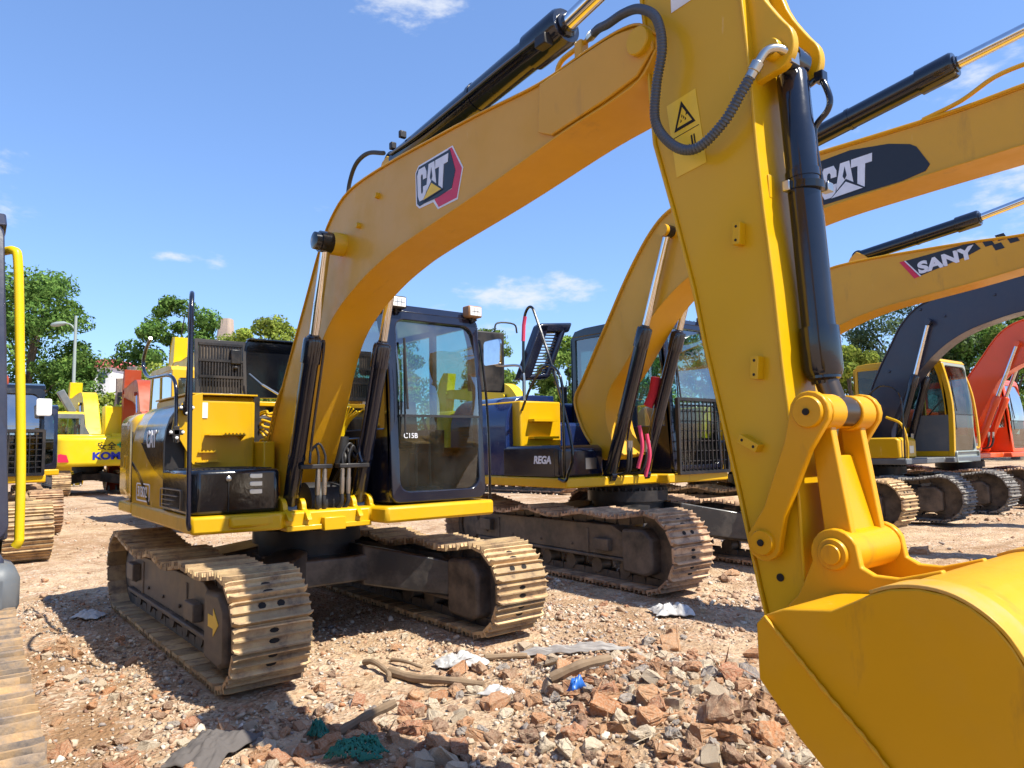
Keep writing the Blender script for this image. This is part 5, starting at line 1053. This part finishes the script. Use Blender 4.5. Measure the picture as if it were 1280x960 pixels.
for (cx, cy, sx, sy, n, ra, rb) in clusters:
    k = 0; tries = 0
    while k < n and tries < 3000 and cnt < 620:
        tries += 1; x = rs.gauss(cx, sx); y = rs.gauss(cy, sy); r = rs.uniform(ra, rb) * (1.25 if rs.random() < .1 else 1)
        if blocked(x, y, r * .8) or (x - CAM.x) ** 2 + (y - CAM.y) ** 2 < 2.0: continue
        if any((x - a) ** 2 + (y - b_) ** 2 < (.62 * (r + c_)) ** 2 for a, b_, c_ in placed): continue
        placed.append((x, y, r)); kd = rs.choices(('brick', 'pale', 'grey', 'clod'), (40, 24, 9, 27))[0]; stone(kd, x, y, r); k += 1; cnt += 1
# gravel and small rubble as one uncountable layer
def scatter(name, label, nst, region, size, dens=None, seed=1, mat='mix', npts=(8, 11), cat='gravel'):
    r_ = random.Random(seed); ng = np.random.default_rng(seed); pr = []
    for i in range(14):
        bm = hull(r_, r_.randint(*npts), 1, r_.uniform(.6, 1), r_.uniform(.5, .8)); bmesh.ops.triangulate(bm, faces=bm.faces)
        pr.append((np.array([v.co[:] for v in bm.verts]), np.array([[v.index for v in f.verts] for f in bm.faces]))); bm.free()
    VV = []; FF = []; o = 0
    x0, x1, y0, y1 = region; X = ng.uniform(x0, x1, nst); Y = ng.uniform(y0, y1, nst)
    pr_ = dens(X, Y) if dens else np.ones(nst); keep = ng.random(nst) < pr_; X = X[keep]; Y = Y[keep]; Z = hgt(X, Y)
    S_ = size[0] * (size[1] / size[0]) ** (ng.random(len(X)) ** 2.2)
    for x, y, z, s in zip(X, Y, Z, S_):
        if blocked(x, y, 0): continue
        v, f = pr[r_.randrange(14)]
        a, b_, c_ = ng.uniform(-.6, .6), ng.uniform(-.6, .6), ng.uniform(0, 6.28)
        m_ = np.array(Matrix.Rotation(c_, 3, 'Z') @ Matrix.Rotation(a, 3, 'X') @ Matrix.Rotation(b_, 3, 'Y'))
        VV.append((v * s) @ m_.T + (x, y, z + s * .22)); FF.append(f + o); o += len(v)
    V = np.concatenate(VV); F_ = np.concatenate(FF)
    me = np_mesh(name, V, F_.ravel(), np.arange(len(F_)) * 3, np.full(len(F_), 3)); me.materials.append(MS[mat])
    ob = bpy.data.objects.new(name, me); col.objects.link(ob); tag(ob, label, cat, kind='stuff'); return ob
dn = lambda x, y: (1 - .85 * np.exp(-((x - .9) / 1.5) ** 2 - ((y + 2.02) / .3) ** 2)) * np.clip(.22 + 2.6 * vnoise(x * 1.1 + 3, y * 1.1) + 1.2 * vnoise(x * .5, y * .5 + 9) + 5 * pile(x, y) + .9 * np.exp(-((y + 1.75) / .3) ** 2) * (x < 2.6), .05, 1)
scatter('gravel', 'loose gravel and crumbs of brick and concrete strewn over the near ground', 60000, (-3, 5.6, -2.5, 3.6), (.006, .030), dn, 1)
scatter('rubble', 'small broken rubble mixed into the ground between and in front of the tracks', 9000, (-1, 5.6, -2.5, 4.5), (.020, .052), lambda x, y: np.clip(dn(x, y) - .22, .02, 1), 2, cat='rubble')
scatter('rubble', 'small stones scattered over the ground farther back among the machines', 15000, (-26, 6, -2.2, 24), (.02, .075), lambda x, y: np.clip(.3 + 2 * vnoise(x * .6, y * .6), .06, 1), 3, cat='rubble')
# ------------------------------------------------------------------ debris
wood = paint('weathered_wood', (.22, .15, .09), .85, 0, .4, (.36, .27, .19), scale=14, bump=.06)
def stick_piece(pts, r, label):
    p = [(x, y, float(hgt(x, y)) + z) for x, y, z in pts]; q_ = smooth_path(p, 5); n = len(q_)
    rd = [r * (.75 + .35 * math.sin(i * 1.7) * .3 + .25 * (1 - i / n)) for i in range(n)]
    c = MB(); c.tube(q_, r, 9, rd); o = c.build('wood_branch', wood, smooth=True); tag(o, label, 'branch', 'pieces of wood on the ground')
stick_piece([(1.72, -.12, .03), (1.95, -.05, .035), (2.2, .02, .04), (2.42, .18, .03)], .032, 'thick broken branch lying flat on the dirt, the largest piece of wood')
stick_piece([(1.42, -.16, .03), (1.55, -.15, .05), (1.72, -.14, .03), (1.86, -.20, .03)], .022, 'thin crooked branch left of the thick one')
stick_piece([(1.50, .02, .03), (1.66, .05, .04), (1.80, .10, .03)], .014, 'short twig just behind the thick branch')
stick_piece([(2.63, -.92, .02), (2.70, -.80, .08), (2.76, -.66, .13)], .030, 'short stub of wood poking up from the shaded rubble near the green net scrap')
stick_piece([(1.98, .52, .03), (2.06, .66, .04), (2.12, .80, .03)], .024, 'two-hand-long brown stick beside the pale plastic scraps')
stick_piece([(2.98, .28, .08), (3.10, .42, .13), (3.16, .60, .12)], .036, 'dark split plank end on top of the brick heap')
def cloth(name, x, y, w, h, rz, mat, label, cat, amp=.05, holes=False, n=26, lift=.02):
    me = bpy.data.meshes.new(name); bm = bmesh.new(); vs = []; o = rs.random() * 50
    c_, s_ = math.cos(rz), math.sin(rz)
    for i in range(n + 1):
        for j in range(n + 1):
            u, v = i / n - .5, j / n - .5
            rr = 1 + .35 * noise.noise(Vector((math.atan2(v, u) * 1.2, o, 0)))
            a, b_ = u * w * rr, v * h * rr; px, py = x + a * c_ - b_ * s_, y + a * s_ + b_ * c_
            edge = max(0, 1 - (abs(u) * 2) ** 3) * max(0, 1 - (abs(v) * 2) ** 3)
            fold = abs(noise.noise(Vector((u * 4 + o, v * 3, 0)))) * amp + abs(noise.noise(Vector((u * 11, v * 9 + o, 3)))) * amp * .45
            vs.append(bm.verts.new((px, py, float(hgt(px, py)) + lift + fold * (.3 + edge) + amp * .8 * edge)))
    for i in range(n):
        for j in range(n):
            if holes and rs.random() < .22: continue
            f = bm.faces.new((vs[i * (n + 1) + j], vs[(i + 1) * (n + 1) + j], vs[(i + 1) * (n + 1) + j + 1], vs[i * (n + 1) + j + 1])); f.smooth = True
    bm.to_mesh(me); bm.free(); me.materials.append(mat if not isinstance(mat, str) else M[mat]); ob = bpy.data.objects.new(name, me); col.objects.link(ob)
    so = ob.modifiers.new('thickness', 'SOLIDIFY'); so.thickness = .003
    tag(ob, label, cat); return ob
M['cloth'] = plain('dark_grey_cloth', (.10, .088, .082), .9); M['film'] = plain('white_film', (.46, .45, .43), .55); M['greyfilm'] = plain('grey_film', (.27, .25, .235), .6)
M['net'] = plain('green_net', (.01, .14, .10), .7); M['bluebag'] = plain('blue_bag', (.02, .12, .45), .4)
cloth('crumpled_cloth', 2.36, -1.52, .33, .50, R(48), 'cloth', 'crumpled dark grey cloth on the rubble in the lower left', 'cloth', .055, n=40, lift=.02)
cloth('plastic_sheet', 1.93, .34, .36, .18, R(40), 'film', 'torn white plastic film lying behind the thick branch', 'plastic scrap', .05, n=40)
cloth('plastic_sheet', 2.66, .12, .22, .13, R(30), 'film', 'small bright white plastic scrap left of the brick heap', 'plastic scrap', .03)
cloth('plastic_sheet', -1.62, -1.46, .34, .16, R(35), 'film', 'white scrap of plastic in the shade beside the track', 'plastic scrap', .04)
cloth('plastic_sheet', 2.3, 1.12, .8, .08, R(52), 'greyfilm', 'long grey strip of plastic film lying on the dirt in the middle', 'plastic scrap', .04, n=40)
cloth('plastic_sheet', 2.05, 2.55, .35, .25, R(52), 'film', 'crumpled whitish plastic by the front of the second machine track', 'plastic scrap', .07, n=36)
cloth('net_scrap', 2.52, -1.00, .12, .09, R(20), 'net', 'small tuft of green net in the shaded rubble', 'net', .06, True, n=30)
cloth('net_scrap', 3.02, -1.04, .27, .07, R(60), 'net', 'long green net scrap at the bottom edge left of centre', 'net', .07, True, n=44)
cloth('plastic_bag', 3.28, .20, .06, .11, R(10), 'bluebag', 'small blue bag scrap between the bricks', 'plastic scrap', .05, lift=.09, n=10)

# ------------------------------------------------------------------ trees
def leaf_mat(name, a, b_):
    m, nt, out = new_mat(name); L = nt.links
    ge = N(nt, 'ShaderNodeNewGeometry'); r = ramp(nt, [(0, a), (1, b_)]); L.new(ge.outputs['Random Per Island'], r.inputs[0])
    d = N(nt, 'ShaderNodeBsdfDiffuse'); t = N(nt, 'ShaderNodeBsdfTranslucent')
    tc = N(nt, 'ShaderNodeTexCoord'); n = N(nt, 'ShaderNodeTexNoise'); n.inputs['Scale'].default_value = .55; n.inputs['Detail'].default_value = 4; L.new(tc.outputs['Object'], n.inputs['Vector'])
    mr = N(nt, 'ShaderNodeMapRange'); mr.inputs['From Min'].default_value = .35; mr.inputs['From Max'].default_value = .65; mr.inputs['To Min'].default_value = .55; mr.inputs['To Max'].default_value = 1.25; L.new(n.outputs[0], mr.inputs[0])
    h = N(nt, 'ShaderNodeHueSaturation'); h.inputs['Saturation'].default_value = .9; L.new(r.outputs[0], h.inputs['Color']); L.new(mr.outputs[0], h.inputs['Value']); L.new(h.outputs[0], d.inputs[0]); L.new(h.outputs[0], t.inputs[0])
    mx = N(nt, 'ShaderNodeMixShader'); mx.inputs[0].default_value = .35; L.new(d.outputs[0], mx.inputs[1]); L.new(t.outputs[0], mx.inputs[2]); L.new(mx.outputs[0], out.inputs[0]); return m
LM = dict(dark=leaf_mat('dark_leaves', (.06, .15, .02), (.18, .31, .05)), mid=leaf_mat('mid_leaves', (.10, .19, .02), (.26, .38, .06)), light=leaf_mat('light_leaves', (.17, .25, .02), (.40, .46, .05)), pale=leaf_mat('pale_leaves', (.08, .13, .06), (.20, .28, .12)))
bark = plain('bark', (.12, .09, .065), .9)
def tree(x, y, h, w, kind, label, seed, trunk=.25, n=9000, leaf=.16, base=.0, group='trees beyond the yard'):
    r_ = np.random.default_rng(seed); rr = random.Random(seed)
    t = empty('tree', (x, y, 0)); tag(t, label, 'tree', group)
    cz0 = h * trunk; ch = h - cz0; cl = []
    K = 60
    for i in range(K):
        u = r_.random(); z = cz0 + ch * (.08 + .86 * u); prof_ = math.sin(math.pi * min(1, (.12 + .80 * u) ** .8)) ** .6
        a = r_.random() * 6.283; rad = w / 2 * prof_ * (.35 + .6 * math.sqrt(r_.random())) * (1 + .25 * math.sin(a * 2 + seed))
        cl.append((rad * math.cos(a), rad * math.sin(a), z, w * r_.uniform(.09, .19)))
    n = int(n * 1.5); V = []; per = n // K
    for cx, cy, cz, cr_ in cl:
        d = r_.normal(size=(per, 3)); d /= np.linalg.norm(d, axis=1)[:, None]; rad = cr_ * (.35 + .65 * r_.random(per) ** .5)
        p = d * rad[:, None] * (1, 1, .72) + (cx, cy, cz)
        nrm = d + r_.normal(size=(per, 3)) * .55; nrm /= np.linalg.norm(nrm, axis=1)[:, None]
        ref = r_.normal(size=(per, 3)); u_ = np.cross(nrm, ref); u_ /= np.linalg.norm(u_, axis=1)[:, None]; v_ = np.cross(nrm, u_)
        s = leaf * (.6 + .8 * r_.random(per))[:, None]
        V.append(np.stack([p - u_ * s, p + v_ * s * .55, p + u_ * s, p - v_ * s * .55], 1))
    V = np.concatenate(V).reshape(-1, 3); nf = len(V) // 4
    me = np_mesh('crown', V, np.arange(len(V)), np.arange(nf) * 4, np.full(nf, 4)); me.materials.append(LM[kind])
    o = bpy.data.objects.new('crown', me); col.objects.link(o); o.parent = t
    c = MB(); c.tube(smooth_path([(0, 0, -.1), (.1, .05, cz0 * .5), (.0, .1, cz0), (.15, 0, cz0 + ch * .45)], 4), .2, 10, None)
    k = len(c.v) // 10
    for i in range(k):
        for j in range(10):
            q_ = Vector(c.v[i * 10 + j]); 
    c = MB(); ph = smooth_path([(0, 0, -.1), (.1, .05, cz0 * .5), (.0, .1, cz0), (.15, 0, cz0 + ch * .5)], 4); rb_ = h * .022
    c.tube(ph, rb_, 10, [rb_ * (1.15 - .85 * i / len(ph)) for i in range(len(ph))])
    for i in range(12):
        cx, cy, cz, _ = cl[i * 3]; z0 = cz0 * .8 + (cz - cz0) * .35
        pb = smooth_path([(.05, .05, z0), (cx * .4, cy * .4, z0 + (cz - z0) * .6), (cx, cy, cz)], 4); c.tube(pb, .05, 6, [rb_ * .45 * (1 - .85 * j / len(pb)) for j in range(len(pb))])
    c.build('trunk', bark, t)
    return t
def rayxy(u, d):   # ground point d metres deep along the view through photo column u
    v = Fv + Rv * ((u - 640) / 908.86); return CAM.x + v.x * d, CAM.y + v.y * d
TREES = [(166, 46, 5.7, 3.6, 'light', 'low bright bush below the two stone blocks', .04, 5000), (34, 60, 16.6, 12.5, 'dark', 'tall dense green tree at the left edge behind the grid-guarded cab', .18, 15000), (84, 66, 11.4, 6.2, 'mid', 'green tree behind the street lamp, lower than the one at the left edge', .15, 9000),
         (120, 58, 6.4, 6.0, 'light', 'low yellow-green bushy tree between the lemon excavator and the orange one', .08, 6000), (220, 62, 15.0, 7.9, 'dark', 'rounded dark green tree left of the stone tower', .15, 12000),
         (225, 52, 8.2, 7.2, 'light', 'bright yellow-green low tree under the rounded dark one', .05, 6000), (332, 66, 13.8, 7.4, 'light', 'yellow-green tree right of the stone tower', .15, 9000), (296, 74, 13.6, 6.5, 'light', 'smaller yellow-green tree touching the right side of the stone tower', .15, 6000),
         (612, 74, 13.6, 6.5, 'mid', 'green treetop just right of the foreground cab', .15, 6000), (712, 60, 10.6, 6.4, 'mid', 'small green tree between the open slotted hood and the second cab', .15, 7000), (470, 62, 12.2, 9, 'mid', 'green tree seen behind the foreground boom and cab glass', .12, 8000), (790, 58, 11.2, 9, 'mid', 'green tree seen through the cab windows of the second machine', .1, 8000), (880, 60, 11.5, 9, 'dark', 'dark green tree behind the stick of the foreground machine', .1, 7000),
         (1062, 55, 9.6, 4.6, 'light', 'small bright tree left of the fourth machine cab', .12, 5000), (1130, 60, 15.2, 9.5, 'pale', 'tall loose grey-green tree above the dark boom', .12, 13000), (1205, 58, 13.8, 8, 'dark', 'dark green tree behind the bend of the dark boom', .12, 9000), (1262, 56, 12.6, 8.5, 'mid', 'green tree behind the red boom at the right edge', .12, 9000), (1340, 60, 14, 10, 'dark', 'dark tree beyond the right edge of the row', .12, 6000), (-60, 60, 15, 12, 'dark', 'dark tree beyond the left edge', .12, 6000)]
for i, (u, d, h, w, kd, lb, tk, n) in enumerate(TREES):
    x, y = rayxy(u, d); tree(x, y, h, w, kd, lb, 20 + i, tk, int(n * 1.25), .155 if kd != 'pale' else .13)
# undergrowth strip
# ------------------------------------------------------------------ street lamp, buildings
x, y = rayxy(92, 46); lp = empty('street_lamp', (x, y, 0)); tag(lp, 'pale grey street lamp with a curved arm, standing in front of the left trees', 'street lamp')
ux, uy = -Rv.x, -Rv.y
c = MB(); c.tube([(0, 0, 0), (0, 0, 4), (0, 0, 10.3)], .1, 12, [.13, .11, .08]); c.build('pole', 'palegrey', lp)
c = MB(); c.tube(smooth_path([(0, 0, 8.9), (ux * .05, uy * .05, 9.4), (ux * .35, uy * .35, 9.75), (ux * .8, uy * .8, 9.85)], 5), .05, 10); c.build('arm', 'palegrey', lp)
c = MB(); c.lathe((ux * .6, uy * .6, 9.85), (ux * 1.6, uy * 1.6, 9.72), [(0, .05), (.15, .13), (.6, .17), (.9, .12), (1.0, .04)], 14); hd = c.build('lamp_head', 'palegrey', lp); 
def wallm(name, c1, c2): return stone_mat(name, [(0, c1), (.5, c2), (1, c1)])
x, y = rayxy(134, 92); bl = empty('building', (x, y, 0), math.atan2(Fv.y, Fv.x)); tag(bl, 'white building with a pinkish red flat roof edge, far left behind the lamp', 'building')
c = MB(); c.box(-4, 4, -2.6, 2.6, 0, 12.0); c.build('wall', 'white', bl); c = MB(); c.box(-4.4, 4.4, -3.0, 3.4, 12.0, 12.9); M['pinkroof'] = plain('pinkish_roof', (.62, .13, .13), .6); c.build('roof', 'pinkroof', bl)
for k in range(3):
    for z in (4, 7, 10):
        c = MB(); c.box(-4.05, -3.98, -2 + k * 1.5, -1.1 + k * 1.5, z, z + 1.3); c.build('window', 'glass_dark', bl)
def tower(u, d, h, w, label, mat, steps, top=.7):
    x, y = rayxy(u, d); t = empty('stone_tower', (x, y, 0), math.atan2(Fv.y, Fv.x)); tag(t, label, 'tower')
    bm = bmesh.new(); n = 10; r_ = random.Random(int(u))
    rows = []
    for i in range(15):
        z = h * i / 14; s = w / 2 * (1 - (1 - top) * (i / 14) ** 2); row = []
        for j in range(16):
            a = 2 * math.pi * j / 16; cx = math.copysign(abs(math.cos(a)) ** .5, math.cos(a)); cy = math.copysign(abs(math.sin(a)) ** .5, math.sin(a))
            k = 1 + .10 * noise.noise(Vector((cx * 2, cy * 2, z * .8 + u))); row.append(bm.verts.new((cx * s * k, cy * s * k, z)))
        rows.append(row)
    for i in range(14):
        for j in range(16): bm.faces.new((rows[i][j], rows[i][(j + 1) % 16], rows[i + 1][(j + 1) % 16], rows[i + 1][j]))
    bm.faces.new(rows[-1]); bm.faces.new(rows[0][::-1]); bmesh.ops.recalc_face_normals(bm, faces=bm.faces)
    me = bpy.data.meshes.new('wall'); bm.to_mesh(me); bm.free(); me.materials.append(mat); o = bpy.data.objects.new('wall', me); col.objects.link(o); o.parent = t
    c = MB()
    for k in range(steps): c.box(-w * .55, -w * .45, -w * .2, w * .2, h * .72 - k * 2.4, h * .72 - k * 2.4 + .9)
    c.build('opening', 'hole', t)
tw1 = stone_mat('tower_stone', [(0, (.40, .32, .27)), (.5, (.44, .35, .30)), (1, (.36, .29, .25))]); tw2 = stone_mat('tower_brick', [(0, (.26, .20, .17)), (.5, (.30, .23, .19)), (1, (.22, .18, .16))])
tower(281, 88, 17.6, 2.5, 'pinkish beige stone tower rising between two trees behind the raised hood', tw1, 3, .62)
tower(158, 50, 6.6, 1.2, 'low brown stone block just left of the orange boom', tw2, 2, .95); tower(168, 54, 7.9, 1.1, 'dark grey stone block behind the low brown one', stone_mat('tower_dark', [(0, (.13, .12, .12)), (.5, (.16, .15, .14)), (1, (.12, .11, .11))]), 2, .8)

# ------------------------------------------------------------------ sky, sun, camera
az = R(23); el = R(55)
w = bpy.data.worlds.new('World'); scene.world = w; w.use_nodes = True; nt = w.node_tree; nt.nodes.clear(); L = nt.links
out = N(nt, 'ShaderNodeOutputWorld'); bg = N(nt, 'ShaderNodeBackground'); sk = N(nt, 'ShaderNodeTexSky'); sk.sky_type = 'NISHITA'; sk.sun_disc = False
sk.sun_elevation = el; sk.sun_rotation = math.pi / 2 - az; sk.air_density = 1.0; sk.dust_density = .35; sk.ozone_density = 3.0
tc = N(nt, 'ShaderNodeTexCoord')
def clouds():
    last = None
    vd = lambda u, v: (Fv + Rv * ((u - 640) / 908.86) - Uv * ((v - 480) / 908.86)).normalized()
    n = N(nt, 'ShaderNodeTexNoise'); n.inputs['Scale'].default_value = 13; n.inputs['Detail'].default_value = 12; n.inputs['Roughness'].default_value = .60
    mp = N(nt, 'ShaderNodeMapping'); mp.inputs['Scale'].default_value = (1, 1, 2.6); L.new(tc.outputs['Generated'], mp.inputs[0]); L.new(mp.outputs[0], n.inputs['Vector'])
    for (u, v, ru, rv, amp) in ((640, 366, 75, 26, 1.0), (712, 358, 50, 22, .95), (515, 8, 75, 30, .95), (218, 322, 34, 9, .55), (272, 332, 18, 16, .35), (1290, 250, 120, 60, .5), (1100, 190, 90, 50, .4), (560, 400, 160, 40, .35), (-300, 200, 160, 70, .9), (1700, 60, 260, 90, .9)):
        d = vd(u, v); sub = N(nt, 'ShaderNodeVectorMath', operation='SUBTRACT'); L.new(tc.outputs['Generated'], sub.inputs[0]); sub.inputs[1].default_value = d
        d1 = N(nt, 'ShaderNodeVectorMath', operation='DOT_PRODUCT'); L.new(sub.outputs[0], d1.inputs[0]); d1.inputs[1].default_value = Rv * (908.86 / ru)
        d2 = N(nt, 'ShaderNodeVectorMath', operation='DOT_PRODUCT'); L.new(sub.outputs[0], d2.inputs[0]); d2.inputs[1].default_value = Uv * (908.86 / rv)
        fw = N(nt, 'ShaderNodeVectorMath', operation='DOT_PRODUCT'); L.new(tc.outputs['Generated'], fw.inputs[0]); fw.inputs[1].default_value = d
        p1 = N(nt, 'ShaderNodeMath', operation='MULTIPLY'); L.new(d1.outputs['Value'], p1.inputs[0]); L.new(d1.outputs['Value'], p1.inputs[1])
        p2 = N(nt, 'ShaderNodeMath', operation='MULTIPLY_ADD'); L.new(d2.outputs['Value'], p2.inputs[0]); L.new(d2.outputs['Value'], p2.inputs[1]); L.new(p1.outputs[0], p2.inputs[2])
        mr = N(nt, 'ShaderNodeMapRange'); mr.inputs['From Min'].default_value = 0; mr.inputs['From Max'].default_value = 1.6; mr.inputs['To Min'].default_value = amp; mr.inputs['To Max'].default_value = -.3; L.new(p2.outputs[0], mr.inputs[0])
        ga = N(nt, 'ShaderNodeMath', operation='GREATER_THAN'); L.new(fw.outputs['Value'], ga.inputs[0]); ga.inputs[1].default_value = 0
        mu = N(nt, 'ShaderNodeMath', operation='MULTIPLY'); L.new(mr.outputs[0], mu.inputs[0]); L.new(ga.outputs[0], mu.inputs[1])
        if last is None: last = mu.outputs[0]
        else: mxn = N(nt, 'ShaderNodeMath', operation='MAXIMUM'); L.new(last, mxn.inputs[0]); L.new(mu.outputs[0], mxn.inputs[1]); last = mxn.outputs[0]
    nn = N(nt, 'ShaderNodeMath', operation='MULTIPLY_ADD'); L.new(n.outputs[0], nn.inputs[0]); nn.inputs[1].default_value = 3.4; nn.inputs[2].default_value = -1.95
    ad = N(nt, 'ShaderNodeMath', operation='ADD'); L.new(nn.outputs[0], ad.inputs[0]); L.new(last, ad.inputs[1])
    sm = N(nt, 'ShaderNodeMapRange'); sm.interpolation_type = 'SMOOTHSTEP'; sm.inputs['From Min'].default_value = .05; sm.inputs['From Max'].default_value = 1.0; L.new(ad.outputs[0], sm.inputs[0]); sm.inputs['To Max'].default_value = .9
    return sm.outputs[0]
mx = N(nt, 'ShaderNodeMix', data_type='RGBA'); L.new(clouds(), mx.inputs[0]); gn = N(nt, 'ShaderNodeMix', data_type='RGBA', blend_type='MULTIPLY'); gn.inputs[0].default_value = 1; gn.inputs[7].default_value = (.80, 1.0, 1.34, 1); gm = N(nt, 'ShaderNodeGamma'); gm.inputs[1].default_value = .75; L.new(sk.outputs[0], gm.inputs[0]); L.new(gm.outputs[0], gn.inputs[6]); L.new(gn.outputs[2], mx.inputs[6]); mx.inputs[7].default_value = (3.3, 3.5, 3.85, 1)
L.new(mx.outputs[2], bg.inputs[0]); bg.inputs[1].default_value = .137; L.new(bg.outputs[0], out.inputs[0])
sl = bpy.data.lights.new('sun', 'SUN'); sl.energy = 4.5; sl.angle = R(.5); sl.color = (1, .94, .81); so = bpy.data.objects.new('sun', sl); col.objects.link(so)
so.rotation_euler = Vector((math.cos(el) * math.cos(az), math.cos(el) * math.sin(az), math.sin(el))).to_track_quat('Z', 'Y').to_euler(); so.location = (0, 0, 30)
cd = bpy.data.cameras.new('camera'); co_ = bpy.data.objects.new('camera', cd); col.objects.link(co_); scene.camera = co_
cd.sensor_fit = 'HORIZONTAL'; cd.sensor_width = 36; cd.lens = 36 * 908.86 / 1280; cd.clip_end = 2000; cd.clip_start = .05
mt = Matrix((Rv, Uv, -Fv)).transposed().to_4x4(); mt.translation = CAM; co_.matrix_world = mt
scene.view_settings.view_transform = 'Standard'; scene.view_settings.look = 'None'; scene.view_settings.exposure = .95; scene.view_settings.gamma = 1; scene.view_settings.use_curve_mapping = False
